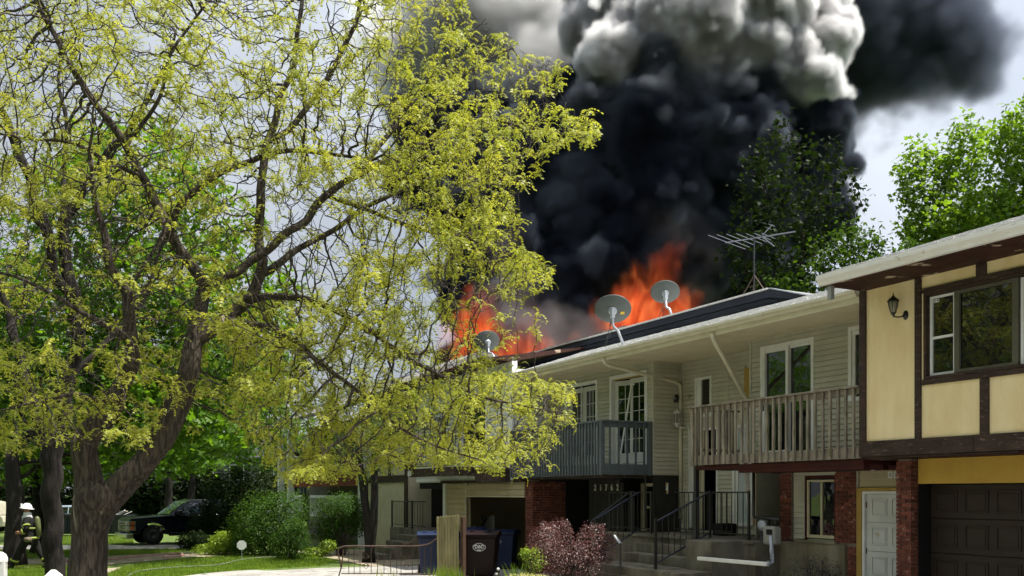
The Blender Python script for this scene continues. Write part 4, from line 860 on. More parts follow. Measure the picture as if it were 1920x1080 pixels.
# ------------------------------------------------------------------ bins, fence panel, posts
def bin_(label, px, pyt, Y, m, rot, w=.62, d=.72, h=1.06, logo=None):
    X = (px - 960) / FPX * Y
    t = thing('wheelie_bin', label, 'trash bin', (X, Y, .02), rot)
    b = MB(); ws, ds = w * .40, d * .40; wt, dt = w * .5, d * .5
    b.add([(-ws, -ds, .04), (ws, -ds, .04), (ws, ds, .1), (-ws, ds, .1), (-wt, -dt, h * .86), (wt, -dt, h * .86), (wt, dt, h * .9), (-wt, dt, h * .9)],
          [(0, 3, 2, 1), (4, 5, 6, 7), (0, 1, 5, 4), (1, 2, 6, 5), (2, 3, 7, 6), (3, 0, 4, 7)])
    b.build('body', m, t, bevel=.03)
    MB().box(-wt - .03, wt + .03, -dt - .03, dt + .03, h * .86, h * .90).build('rim', m, t, bevel=.012)
    MB().prism([(-dt - .05, h * .905), (-dt - .05, h * .93), (-dt * .3, h * .985), (dt * .5, h * .99), (dt + .06, h * .95), (dt + .06, h * .905)], -wt - .035, wt + .035, 'x').build('lid', m, t, bevel=.015)
    for x in (-wt * .5, wt * .5): MB().box(x - .05, x + .05, -dt * .5, dt * .6, h * .985, h * .998).build('lid_rib', m, t, bevel=.004)
    MB().tube([(-wt * .7, dt + .09, h * .9), (wt * .7, dt + .09, h * .9)], .018, 8).build('handle', m, t)
    for x in (-ws - .03, ws + .03): MB().lathe([(0, -.03), (.1, -.03), (.12, -.02), (.12, .02), (.1, .03), (0, .03)], (x, ds, .12), 16, Matrix.Rotation(PI / 2, 3, 'Y')).build('wheel', M['rubber'], t, True)
    if logo:
        rr = MB(); n = 28; yy = -d * .467
        for (ra, rb) in ((.165, .15), (.105, .098)):
            rr.add([(q * math.cos(2 * PI * i / n), yy - .012, h * .66 + q * .68 * math.sin(2 * PI * i / n)) for q in (ra, rb) for i in range(n)], [(i, (i + 1) % n, (i + 1) % n + n, i + n) for i in range(n)])
        rr.build('logo_ring', M['whitep'], t)
        text('logo_letters', 'DBC', .115, M['whitep'], t, (0, yy - .014, h * .66), (PI / 2 - .05, 0, 0), .001, bold=.003)
        for i in range(11):
            a = PI * (.12 + .76 * i / 10); MB().box(-.009, .009, yy - .016, yy - .012, -.012, .012).xf(Matrix.Translation((.128 * math.cos(a), 0, h * .66 + .088 * math.sin(a)))).build('logo_print', M['whitep'], t)
        MB().box(-.05, .05, yy - .016, yy - .012, h * .66 - .095, h * .66 - .075).build('logo_print', M['whitep'], t)
    return t
bin_('dark maroon wheeled bin with white oval DBC logo, right of the fence panel', 903, 0, 24.6, M['binmaroon'], -.12, .86, .86, 1.18, logo=True)
bin_('blue wheeled bin behind the ornamental railing', 806, 0, 25.3, M['binblue'], .1, .62, .70, 1.14)
b3 = bin_('blue wheeled bin with its lid against the fence panel', 838, 0, 26.2, M['binblue'], -.1, .62, .7, 1.12)
b4 = bin_('dark blue wheeled bin in the garage shade behind the maroon bin', 942, 0, 27.2, M['binblue'], -.2, .8, .8, 1.12)
MB().tube([(-.1, -.40, .86), (-.16, -.4, .80), (-.1, -.4, .74)], .008, 4).tube([(.03, -.4, .74), (-.02, -.4, .78), (.03, -.4, .83), (.07, -.4, .77)], .008, 4).build('white_scrawl', M['whitep'], b4)
b5 = bin_('black lidded wheeled bin at the back of the garage', 880, 0, 27.8, M['binblue'], .2, .8, .8, 1.16)
def fence_panel():
    Y0 = 24.0; X = (842 - 960) / FPX * Y0
    t = thing('stockade_fence', 'weathered stockade fence panel standing upright beside the bins', 'fence', (X, Y0, 0), -.22)
    x = -.30
    for i in range(8):
        w = .066 + random.uniform(-.006, .006); h = 1.55 + .004 * i + random.uniform(-.015, .015)
        MB().prism([(x, .03), (x + w, .03), (x + w, h), (x + w * .65, h + .03), (x + w * .2, h + .02), (x, h)], -.012 + random.uniform(-.006, .006), .014, 'y').xf(Matrix.Rotation(-.018, 4, 'Y')).build('picket', M['picket'], t, bevel=.004); x += w + .007
    MB().box(-.28, .28, .02, .06, .4, .49).box(-.28, .28, .02, .06, 1.2, 1.29).build('rail', M['picket'], t)
    MB().box(.30, .37, -.02, .28, 0, 1.56).build('post', mat('brown_post', (.07, .035, .02), (.05, .026, .015), 8, .9, .4, 40), t, bevel=.005)
fence_panel()
def vpost(label, px, pyt, Y, w, cap):
    X = (px - 960) / FPX * Y; zt = EYE + (925 - pyt) / FPX * Y
    t = thing('fence_post', label, 'post', (X, Y, 0), .3)
    MB().box(-w / 2, w / 2, -w / 2, w / 2, 0, zt - .06).build('shaft', M['vinylpost'], t, bevel=.01)
    if cap: MB().box(-w * .58, w * .58, -w * .58, w * .58, zt - .075, zt - .05).add([(-w * .55, -w * .55, zt - .05), (w * .55, -w * .55, zt - .05), (w * .55, w * .55, zt - .05), (-w * .55, w * .55, zt - .05), (-w * .15, 0, zt), (w * .15, 0, zt)], [(0, 1, 5, 4), (1, 2, 5), (2, 3, 4, 5), (3, 0, 4)]).build('cap', M['vinylpost'], t)
    else: MB().lathe([(w * .62, -.03), (w * .62, 0), (w * .5, .03), (w * .25, .05), (0, .055)], (0, 0, zt - .055), 14).build('cap', M['vinylpost'], t, True)
vpost('white post with pyramid cap in front of the dark tree trunk', 100, 1068, 8, .11, True)
vpost('white round-capped post at the very edge beside the firefighter', -2, 1034, 8, .11, False)
t = thing('yard_sign', 'small white octagonal yard sign on a thin stake in front of the bushes', 'sign', gpt(453, 1050), .1)
MB().prism([(.16 * math.cos(PI / 8 + k * PI / 4), .58 + .16 * math.sin(PI / 8 + k * PI / 4) - .1) for k in range(8)], -.006, .006, 'y').build('panel', M['whitep'], t)
MB().box(-.008, .008, .008, .02, 0, .62).build('stake', M['metal'], t)

# hoses on the grass
def hose(label, pts, r, m, name='fire_hose'):
    P = [gpt(*p, .03) for p in pts]; P = [Vector(q) for q in curve_pts([tuple(p) for p in P], 8)]
    o = MB().tube(P, r, 6).build(name, m, None, True); tag(o, label, 'hose'); return o
hose('faded red fire hose looping along the dirt path', [(120, 1053), (215, 1048), (250, 1044.5), (300, 1040), (330, 1038.3), (342, 1040), (335, 1043), (318, 1045), (306, 1046)], .05, M['hose'])
hose('thin grey garden hose lying across the near lawn', [(230, 1090), (250, 1074), (290, 1067), (340, 1063), (400, 1060), (425, 1056), (445, 1051), (480, 1046), (520, 1044)], .022, M['hosegrey'], 'garden_hose')

# ------------------------------------------------------------------ pickup truck, parked cars, dumpster
def wheel(t, x, y, r, w=.26):
    wh = MB().lathe([(r * .62, -w / 2), (r * .95, -w / 2), (r, -w * .3), (r, w * .3), (r * .95, w / 2), (r * .62, w / 2)], (x, y, r), 24, Matrix.Rotation(PI / 2, 3, 'X')).build('wheel', M['rubber'], t, True)
    s = -1 if y < 0 else 1
    MB().lathe([(0, -.01), (r * .2, -.02), (r * .25, .03), (r * .5, .04), (r * .6, -.02), (r * .63, 0)], (x, y + s * w * .42, r), 16, Matrix.Rotation(PI / 2 if s < 0 else -PI / 2, 3, 'X')).build('rim', M['blackp'], wh, True)
def pickup():
    g = gpt(262, 1023); t = thing('pickup_truck', 'dark navy pickup truck with chrome grille parked on the far driveway', 'pickup truck', (-13.8, 41.6, .015), .60)
    m = M['carpaint']; W = .98
    # side profile, nose at -x
    prof = [(-2.85, .50), (-2.88, .95), (-2.80, 1.10), (-1.25, 1.20), (-.52, 1.82), (-.30, 1.88), (.95, 1.88), (1.12, 1.80), (1.25, 1.22), (2.95, 1.20), (2.98, .55), (2.4, .50)]
    b = MB(); arch = lambda c: [(c + .52 * math.cos(a), .42 + .50 * math.sin(a)) for a in np.linspace(0, PI, 9)]
    low = [(2.98, .50), (2.35 + .02, .42)]
    poly = [(-2.88, .52), (-2.88, .98), (-2.78, 1.12), (-1.28, 1.22), (1.2, 1.24), (2.95, 1.22), (2.98, .55)] + arch(1.95) + arch(-1.92)
    b.prism(poly, -W, W, 'y').build('body', m, t, bevel=.03)
    cabp = [(-1.30, 1.2), (-.50, 1.80), (-.28, 1.87), (.92, 1.87), (1.10, 1.78), (1.22, 1.2)]
    b = MB(); n = len(cabp)
    b.add([(x, -W + .02 + (z - 1.2) * .22, z) for x, z in cabp] + [(x, W - .02 - (z - 1.2) * .22, z) for x, z in cabp], [tuple(range(n)), tuple(range(2 * n - 1, n - 1, -1))] + [(i, i + n, (i + 1) % n + n, (i + 1) % n) for i in range(n)])
    b.build('cab', m, t, bevel=.03)
    for s in (-1, 1):
        yy = lambda z: s * (W - .012 - (z - 1.2) * .22)
        for wp in ([(-.98, 1.26), (-.42, 1.72), (.22, 1.74), (.22, 1.26)], [(.28, 1.26), (.28, 1.74), (.88, 1.74), (1.02, 1.26)]):
            MB().add([(x, yy(z), z) for x, z in wp] + [(x, yy(z) - s * .01, z) for x, z in wp], [(0, 1, 2, 3), (7, 6, 5, 4)]).build('side_window', glassmat('car_glass', (.03, .045, .07), 1.8), t)
        wheel(t, -1.92, s * (W - .12), .42); wheel(t, 1.95, s * (W - .12), .42)
        mr = MB().box(-1.0, -.78, s * W, s * (W + .22), 1.22, 1.42).build('mirror', M['blackp'], t, bevel=.03)
        MB().box(.05, .22, s * W, s * (W + .03), 1.10, 1.14).build('door_handle', M['chrome'], t)
        MB().box(-.98, -.97, s * W, s * (W + .004), .55, 1.2).box(.25, .26, s * W, s * (W + .004), .55, 1.2).build('door_gap', M['black'], t)
        for zz in ((.82, 1.00), (.60, .80)): MB().box(-2.90, -2.62, s * .62, s * (W + .01), zz[0], zz[1]).build('headlight', M['lampglass'], t, bevel=.02)
        MB().box(-2.80, -2.68, s * (W - .02), s * (W + .02), .84, .96).box(-2.80, -2.68, s * (W - .02), s * (W + .02), .66, .78).build('marker_lamp', M['orange'], t, bevel=.01)
    MB().add([(-1.27, -W + .1, 1.235), (-.55, -W + .2, 1.775), (-.55, W - .2, 1.775), (-1.27, W - .1, 1.235)], [(0, 1, 2, 3)]).xf(Matrix.Translation((-.03, 0, .02))).build('windshield', glassmat('windshield_glass', (.05, .07, .09), 1.8), t)
    g2 = MB()
    for z in (.62, .72, .82, .92): g2.box(-2.93, -2.89, -.62, .62, z, z + .05)
    g2.box(-2.94, -2.89, -.66, -.61, .58, 1.0).box(-2.94, -2.89, .61, .66, .58, 1.0).build('grille', M['chrome'], t, bevel=.008)
    MB().box(-3.02, -2.72, -W - .03, W + .03, .28, .50).build('bumper', M['chrome'], t, bevel=.05)
    text('door_lettering', 'SILVERADO', .11, M['chrome'], t, (-.55, -W - .003, .82), FRONT, .003)
    MB().box(-1.3, 1.3, -W - .02, -W + .05, .36, .50).build('side_step', M['blackp'], t, bevel=.02)
    MB().box(1.25, 2.9, -W + .05, W - .05, 1.23, 1.25).build('bed_cover', M['blackp'], t)
pickup()
def car(label, g, rot, m, suv=False):
    t = thing('parked_car', label, 'car', (g[0], g[1], .015), rot)
    W = .88; arch = lambda c: [(c + .40 * math.cos(a), .32 + .36 * math.sin(a)) for a in np.linspace(0, PI, 8)]
    poly = [(-2.2, .35), (-2.25, .65), (-2.1, .82), (-1.1, .95), (1.5, .98), (2.15, .92), (2.25, .6), (2.2, .35)] + arch(1.35) + arch(-1.35)
    MB().prism(poly, -W, W, 'y').build('body', m, t, bevel=.05)
    top = 1.75 if suv else 1.45; rear = 2.0 if suv else 1.6
    cp = [(-1.15, .94), (-.45, top - .06), (-.2, top), (rear - .6, top), (rear - .2, top - .1), (rear, .96)]; n = len(cp)
    MB().add([(x, -W + .03 + (z - .95) * .3, z) for x, z in cp] + [(x, W - .03 - (z - .95) * .3, z) for x, z in cp], [tuple(range(n)), tuple(range(2 * n - 1, n - 1, -1))] + [(i, i + n, (i + 1) % n + n, (i + 1) % n) for i in range(n)]).build('cabin', m, t, bevel=.04)
    for s in (-1, 1):
        y = lambda z: s * (W - .02 - (z - .95) * .3)
        for wp in ([(-.95, 1.0), (-.38, top - .1), (.3, top - .08), (.3, 1.0)], [(.36, 1.0), (.36, top - .08), (rear - .7, top - .1), (rear - .35, 1.0)]):
            MB().add([(x, y(z), z) for x, z in wp], [(0, 1, 2, 3)]).build('side_window', M['glass'], t)
        wheel(t, -1.35, s * (W - .1), .33, .2); wheel(t, 1.35, s * (W - .1), .33, .2)
        MB().box(-2.27, -2.15, s * .45, s * .84, .6, .74).build('headlight', M['lampglass'], t, bevel=.02)
    MB().add([(-1.14, -W + .12, .99), (-.47, -W + .22, top - .08), (-.47, W - .22, top - .08), (-1.14, W - .12, .99)], [(0, 1, 2, 3)]).xf(Matrix.Translation((-.02, 0, .02))).build('windshield', M['glass'], t)
    MB().box(-2.28, -2.2, -.5, .5, .42, .6).build('grille', M['blackp'], t)
    return t
silver = mat('silver_blue_paint', (.35, .42, .5), None, 3, .3, spec=.7); tanp = mat('beige_paint', (.5, .46, .36), None, 3, .35, spec=.6)
car('silver-blue car seen past the dark dumpster', (-25.2, 54.5), .05, silver)
car('beige van parked beyond the thick shaded trunk', (-29.5, 52), .1, tanp, True)
def dumpster():
    g = gpt(170, 1004.5)
    t = thing('dumpster', 'long dark navy dumpster on the grass beyond the tree', 'dumpster', (g.x, g.y, 0), .05)
    MB().prism([(-1.9, .12), (1.9, .12), (2.0, 1.05), (-2.0, 1.05)], -.8, .8, 'y').build('body', M['carpaint'], t, bevel=.02)
    for i in range(9): MB().box(-1.75 + i * .43, -1.68 + i * .43, -.85, -.801, .16, 1.0).build('rib', M['carpaint'], t)
    MB().box(-2.05, 2.05, -.86, -.78, 1.0, 1.08).box(-2.05, 2.05, .78, .86, 1.0, 1.08).build('rim', M['blackp'], t)
    for i in range(14):
        a = Vector((random.uniform(-1.8, 1.6), random.uniform(-.6, .6), 1.0)); MB().bar(a, a + Vector((random.uniform(.4, .9), random.uniform(-.3, .3), random.uniform(.05, .3))), .12, .03).build('scrap_board', random.choice([M['white'], M['creamframe'], M['redbeam']]), t)
dumpster()

# ------------------------------------------------------------------ firefighter
def skin_mesh(name, m, parent, verts, edges, radii, root=0, sub=1):
    me = bpy.data.meshes.new(name); me.from_pydata(verts, edges, []); me.materials.append(m)
    o = bpy.data.objects.new(name, me); C.objects.link(o); o.parent = parent
    md = o.modifiers.new('skin', 'SKIN'); md.use_smooth_shade = True
    for i, r in enumerate(radii):
        sv = me.skin_vertices[0].data[i]; sv.radius = r if isinstance(r, tuple) else (r, r); sv.use_root = (i == root)
    s = o.modifiers.new('sub', 'SUBSURF'); s.levels = sub; s.render_levels = sub
    return o
def firefighter():
    t = thing('person', 'firefighter in black turnout gear and white helmet striding left across the lawn', 'person', (-13.55, 27.0, .0))
    skin = mat('skin', (.42, .20, .13), (.36, .16, .10), 9, .6); gear = mat('black_turnout_cloth', (.006, .006, .006), (.012, .011, .010), 12, .9, .4, 40)
    band = mat('lime_reflective_band', (.30, .36, .06), (.22, .28, .05), 10, .5); cloth = mat('grey_hood_cloth', (.62, .62, .62), (.5, .5, .5), 10, .9)
    V = [(0, 0, .98), (-.02, 0, 1.18), (-.04, 0, 1.40), (-.06, 0, 1.50), (-.08, 0, 1.60), (-.10, 0, 1.70), (-.10, 0, 1.78)]
    E_ = [(0, 1), (1, 2), (2, 3), (3, 4), (4, 5), (5, 6)]; Rr = [.13, .12, .13, .065, .06, (.085, .10), .06]
    def limb(start, pts, rs):
        p = start
        for q, r in zip(pts, rs): V.append(q); Rr.append(r); E_.append((p, len(V) - 1)); p = len(V) - 1
        return p
    a = limb(2, [(-.03, -.20, 1.40), (.06, -.27, 1.16), (-.14, -.24, 1.06), (-.20, -.22, 1.05)], [.06, .05, .036, .03])
    for k, (dz, L) in enumerate(((.035, .085), (.012, .10), (-.012, .095), (-.034, .075))): limb(a, [(-.25, -.22, 1.05 + dz), (-.25 - L * .6, -.20, 1.045 + dz), (-.25 - L * .8, -.17, 1.03 + dz)], [.011, .010, .008])
    limb(a, [(-.22, -.20, 1.09), (-.26, -.17, 1.10)], [.012, .009])
    a = limb(2, [(-.05, .20, 1.40), (-.02, .27, 1.14), (-.22, .22, 1.04), (-.28, .2, 1.04)], [.06, .05, .036, .03])
    for k, (dz, L) in enumerate(((.035, .085), (.012, .10), (-.012, .095), (-.034, .075))): limb(a, [(-.33, .2, 1.04 + dz), (-.33 - L * .6, .18, 1.03 + dz), (-.33 - L * .8, .15, 1.02 + dz)], [.011, .010, .008])
    limb(a, [(-.30, .17, 1.08), (-.34, .15, 1.09)], [.012, .009])
    limb(0, [(-.03, -.10, .90), (-.26, -.10, .52), (-.44, -.10, .12), (-.60, -.10, .06)], [.10, .07, .05, .04])
    limb(0, [(.03, .10, .90), (.20, .10, .52), (.44, .10, .16), (.34, .10, .05)], [.10, .07, .05, .04])
    skin_mesh('body', skin, t, V, E_, Rr, 0, 1)
    # jacket, trousers, boots
    skin_mesh('jacket', gear, t, [(0, 0, .84), (-.01, 0, 1.0), (-.02, 0, 1.2), (-.04, 0, 1.40), (-.06, 0, 1.49), (-.03, -.20, 1.41), (.05, -.29, 1.16), (-.11, -.25, 1.07), (-.05, .20, 1.41), (-.02, .29, 1.14), (-.19, .23, 1.05)],
              [(0, 1), (1, 2), (2, 3), (3, 4), (3, 5), (5, 6), (6, 7), (3, 8), (8, 9), (9, 10)], [(.20, .17), (.19, .16), (.18, .16), (.17, .15), .09, .09, .078, .058, .09, .078, .058], 0, 2)
    skin_mesh('trousers', gear, t, [(0, 0, .92), (-.04, -.11, .86), (-.25, -.11, .52), (-.42, -.11, .18), (.04, .11, .86), (.20, .11, .52), (.40, .11, .20)], [(0, 1), (1, 2), (2, 3), (0, 4), (4, 5), (5, 6)], [.17, .13, .105, .095, .13, .105, .095], 0, 2)
    skin_mesh('boot', M['rubber'], t, [(-.42, -.11, .24), (-.46, -.11, .08), (-.56, -.11, .055), (-.70, -.11, .05)], [(0, 1), (1, 2), (2, 3)], [.075, .07, .055, .045], 0, 2)
    skin_mesh('boot', M['rubber'], t, [(.40, .11, .28), (.45, .11, .14), (.37, .11, .07), (.26, .11, .045)], [(0, 1), (1, 2), (2, 3)], [.075, .065, .055, .045], 0, 2)
    def ring(c, n, r, w, sx=1.0, sy=1.0, nm='reflective_band', m=band):
        R = Vector(n).normalized().to_track_quat('Z', 'X').to_matrix()
        MB().lathe([(r, -w), (r + .012, -w), (r + .012, w), (r, w)], c, 16, R, sx, sy).build(nm, m, t, True)
    ring((0, 0, .90), (0, 0, 1), .19, .03, 1.12, 1.0); ring((-.015, 0, 1.17), (0, 0, 1), .175, .022, 1.08, 1.0)
    ring((.02, -.25, 1.25), (.3, -.3, -.9), .088, .022); ring((-.06, -.27, 1.09), (-.9, 0, -.3), .075, .02); ring((-.39, -.11, .27), (-.4, 0, -.9), .105, .03); ring((.35, .11, .30), (.45, 0, -.8), .1, .03)
    MB().lathe([(.14, 1.36), (.13, 1.46), (.105, 1.56), (.10, 1.62)], (-.075, 0, 0), 14).build('hood', cloth, t, True)
    MB().add([(-.19, -.10, 1.52), (-.19, .10, 1.52), (-.22, .05, 1.34), (-.22, -.05, 1.34), (-.2, 0, 1.3)], [(0, 1, 2, 3), (3, 2, 4)]).build('hood_bib', cloth, t)
    MB().add([(-.195, -.025, 1.685), (-.195, .025, 1.685), (-.235, 0, 1.66), (-.19, 0, 1.73), (-.19, 0, 1.655)], [(0, 2, 3), (1, 3, 2), (0, 4, 2), (1, 2, 4)]).build('nose', skin, t)
    MB().box(-.215, -.19, -.04, .04, 1.635, 1.65).build('moustache', mat('moustache', (.10, .06, .04), None, 5, .9), t, bevel=.005)
    for s in (-1, 1): MB().lathe([(0, -.008), (.012, 0), (0, .008)], (-.198, s * .032, 1.705), 8).build('eye', M['black'], t); MB().lathe([(0, -.012), (.026, 0), (0, .012)], (-.08, s * .098, 1.69), 8, Matrix.Rotation(PI / 2, 3, 'X')).build('ear', skin, t)
    hm = mat('white_helmet', (.75, .75, .74), (.65, .65, .64), 6, .3, spec=.5)
    h = MB().lathe([(0, .135), (.05, .125), (.09, .09), (.112, .04), (.12, 0), (.16, -.015), (.165, -.025), (.12, -.012)], (-.09, 0, 1.745), 20, Matrix.Rotation(.12, 3, 'Y'), 1.2, 1.0).build('helmet', hm, t, True)
    MB().box(-.255, -.235, -.04, .04, 1.77, 1.86).build('helmet_shield', hm, h, bevel=.008)
    MB().box(-.2, -.17, -.06, .06, 1.20, 1.24).lathe([(0, 0), (.02, 0), (.02, .02), (0, .02)], (-.2, -.05, 1.22), 8).build('chest_clip', M['whitep'], t)
    MB().box(-.205, -.18, -.1, -.04, 1.08, 1.14).build('red_radio', mat('red_plastic', (.5, .04, .02), None, 5, .5), t, bevel=.01)
    MB().lathe([(0, -.08), (.09, -.06), (.11, 0), (.09, .06), (0, .08)], (.06, -.24, .86), 12).build('air_mask', mat('tan_mask', (.16, .13, .08), None, 5, .6), t, True)
    MB().lathe([(0, -.28), (.07, -.26), (.075, 0), (.075, .2), (.04, .28), (0, .29)], (.22, 0, 1.22), 14, Matrix.Rotation(-.1, 3, 'Y')).build('air_tank', mat('olive_air_tank', (.11, .12, .05), (.09, .10, .04), 5, .4), t, True)
firefighter()

# ------------------------------------------------------------------ vegetation helpers
def np_mesh(name, V, F, m, smooth=False):                        # V (n,3), F (m,k) equal sided faces
    me = bpy.data.meshes.new(name); nf, k = F.shape
    me.vertices.add(len(V)); me.vertices.foreach_set('co', np.asarray(V, np.float32).ravel())
    me.loops.add(nf * k); me.loops.foreach_set('vertex_index', F.astype(np.int32).ravel())
    me.polygons.add(nf); me.polygons.foreach_set('loop_start', np.arange(0, nf * k, k, dtype=np.int32)); me.polygons.foreach_set('loop_total', np.full(nf, k, np.int32))
    if smooth: me.polygons.foreach_set('use_smooth', np.ones(nf, bool))
    me.materials.append(m); me.update(calc_edges=True); return me
def rot_from(zdir, spin):                                        # rotation matrices whose Z follows zdir
    z = zdir / np.linalg.norm(zdir, axis=1, keepdims=True); ref = np.where(np.abs(z[:, 2:3]) > .95, np.array([[1., 0, 0]]), np.array([[0., 0, 1]]))
    x = np.cross(ref, z); x /= np.linalg.norm(x, axis=1, keepdims=True); y = np.cross(z, x)
    c, s = np.cos(spin)[:, None], np.sin(spin)[:, None]; X = x * c + y * s; Y = -x * s + y * c
    return np.stack([X, Y, z], axis=2)
def rot_fwd(fwd, tilt):                                          # X follows fwd, Z close to up
    x = fwd / np.linalg.norm(fwd, axis=1, keepdims=True); up = np.array([[0., 0, 1]]) + tilt
    z = up - x * np.sum(up * x, axis=1, keepdims=True); z /= np.linalg.norm(z, axis=1, keepdims=True); y = np.cross(z, x)
    return np.stack([x, y, z], axis=2)
def scatter(name, tv, tf, pos, R, sc_, m):
    tv = np.array(tv, float); tf = np.array(tf)
    V = np.einsum('nij,kj->nki', R, tv) * sc_[:, None, None] + pos[:, None, :]
    F = tf[None] + (np.arange(len(pos)) * len(tv))[:, None, None]
    return np_mesh(name, V.reshape(-1, 3), F.reshape(-1, tf.shape[1]), m)
rng = np.random.default_rng(11)
def unit(n): v = rng.normal(size=(n, 3)); return v / np.linalg.norm(v, axis=1, keepdims=True)
def sca(pos, par, att, step, infl, kill, iters, jit=.25, trop=(0, 0, 0)):
    P = [np.array(p, float) for p in pos]; PAR = list(par); att = np.array(att); trop = np.array(trop)
    nd = np.full(len(att), 1e9); ni = np.zeros(len(att), int); start = 0; seen = {}
    for it in range(iters):
        new = np.array(P[start:])
        if len(new) == 0 or len(att) == 0: break
        for c0 in range(0, len(new), 400):
            ch = new[c0:c0 + 400]; d = np.sqrt(((att[:, None, :] - ch[None]) ** 2).sum(2)); j = d.argmin(1); dm = d[np.arange(len(att)), j]
            u = dm < nd; nd[u] = dm[u]; ni[u] = j[u] + start + c0
        keep = nd > kill; att, nd, ni = att[keep], nd[keep], ni[keep]; start = len(P)
        act = nd < infl
        if not act.any(): break
        dirs = {}; idx = ni[act]; A = att[act]; NP_ = np.array(P); v = A - NP_[idx]; v /= np.linalg.norm(v, axis=1, keepdims=True)
        S = np.zeros((len(P), 3)); np.add.at(S, idx, v)
        for i in np.unique(idx):
            c = seen.get(i, 0)
            if c > 3: continue
            seen[i] = c + 1; w = S[i]; l = np.linalg.norm(w)
            if l < 1e-6: continue
            w = w / l + rng.normal(size=3) * jit + trop; w /= np.linalg.norm(w); P.append(P[i] + w * step); PAR.append(i)
    return np.array(P), np.array(PAR)
def radii(P, PAR, tip, power, minr=None):
    n = len(P); acc = np.zeros(n); prim = np.full(n, -1)
    r = np.zeros(n); best = np.zeros(n)
    for i in range(n - 1, -1, -1):
        r[i] = max(tip, acc[i] ** (1 / power)) if acc[i] > 0 else tip
        if minr is not None and i < len(minr): r[i] = max(r[i], minr[i])
        p = PAR[i]
        if p >= 0:
            acc[p] += r[i] ** power
            if r[i] > best[p]: best[p] = r[i]; prim[p] = i
    return r, prim
def branch_mesh(name, P, PAR, r, prim, nmain, m, k=5):
    idx = np.arange(len(P)); idx = idx[(idx >= nmain) & (PAR >= 0)]; par = PAR[idx]
    T = P[idx] - P[par]; T /= np.linalg.norm(T, axis=1, keepdims=True) + 1e-9
    tn = np.zeros_like(P); tn[idx] = T
    ref = np.array([.31, .87, .12]); ref /= np.linalg.norm(ref)
    def ring(c, t, rad):
        x = np.cross(t, ref); x /= np.linalg.norm(x, axis=1, keepdims=True) + 1e-9; y = np.cross(t, x)
        a = np.arange(k) * 2 * PI / k
        return c[:, None, :] + (x[:, None, :] * np.cos(a)[None, :, None] + y[:, None, :] * np.sin(a)[None, :, None]) * rad[:, None, None]
    end = ring(P[idx], T, r[idx]); slot = np.full(len(P), -1); slot[idx] = np.arange(len(idx))
    isprim = (prim[par] == idx) & (par >= nmain)
    st = ring(P[par], T, np.minimum(r[idx] * 1.25, r[par])); ns = len(idx)
    V = np.concatenate([end.reshape(-1, 3), st.reshape(-1, 3)]); j = np.arange(k); j2 = (j + 1) % k
    a0 = np.where(isprim, slot[par] * k, (ns + np.arange(ns)) * k); b0 = np.arange(ns) * k
    F = np.stack([a0[:, None] + j, a0[:, None] + j2, b0[:, None] + j2, b0[:, None] + j], axis=2).reshape(-1, 4)
    return np_mesh(name, V, F, m, True)
def bark_tube(mb, pts, rs, k=20, amp=.10):
    base = len(mb.v); mb.tube(pts, rs, k)
    n = len(pts)
    for i in range(n):
        c = Vector(pts[i]); r = rs[i]
        for j in range(k):
            v = Vector(mb.v[base + i * k + j]); d = (v - c); a = d.normalized()
            f = 1 + amp * (mn.noise(Vector((a.x * 3.2, a.y * 3.2, c.z * 1.3 + a.z))) + .6 * mn.noise(Vector((a.x * 9, a.y * 9, c.z * 1.6))) + .5 * mn.noise(Vector((a.x * 2, a.y * 2, c.z * 3.5 + 7))))
            mb.v[base + i * k + j] = tuple(c + d * f)
MAPLE_V = [(0, 0, 0), (.28, -.5, .05), (.5, -.18, .02), (.98, -.0, -.12), (.5, .18, .02), (.28, .5, .05), (.62, -.42, -.06), (.62, .42, -.06)]
MAPLE_F = [(0, 1, 2), (0, 2, 4), (0, 4, 5), (2, 3, 4), (1, 6, 2), (5, 4, 7)]
LEAF_V = [(0, 0, 0), (.4, -.26, .05), (1, 0, -.1), (.4, .26, .05)]; LEAF_F = [(0, 1, 2), (0, 2, 3)]
def frond(n=7, bend=1.0):
    V, F = [], []
    for i in range(n):
        t0, t1 = i / n, (i + .75) / n; tm = (i + .35) / n
        z = lambda t: .85 * t - bend * 1.25 * t * t
        x = lambda t: t * (1 - .18 * bend * t)
        w = .17 * (1 - .55 * abs(t0 - .4))
        for s in (-1, 1):
            b = len(V); V += [(x(t0), 0, z(t0)), (x(t1), 0, z(t1)), (x(tm) + .05, s * w, z(tm) - .09)]; F.append((b, b + 1, b + 2) if s > 0 else (b + 1, b, b + 2))
    return V, F

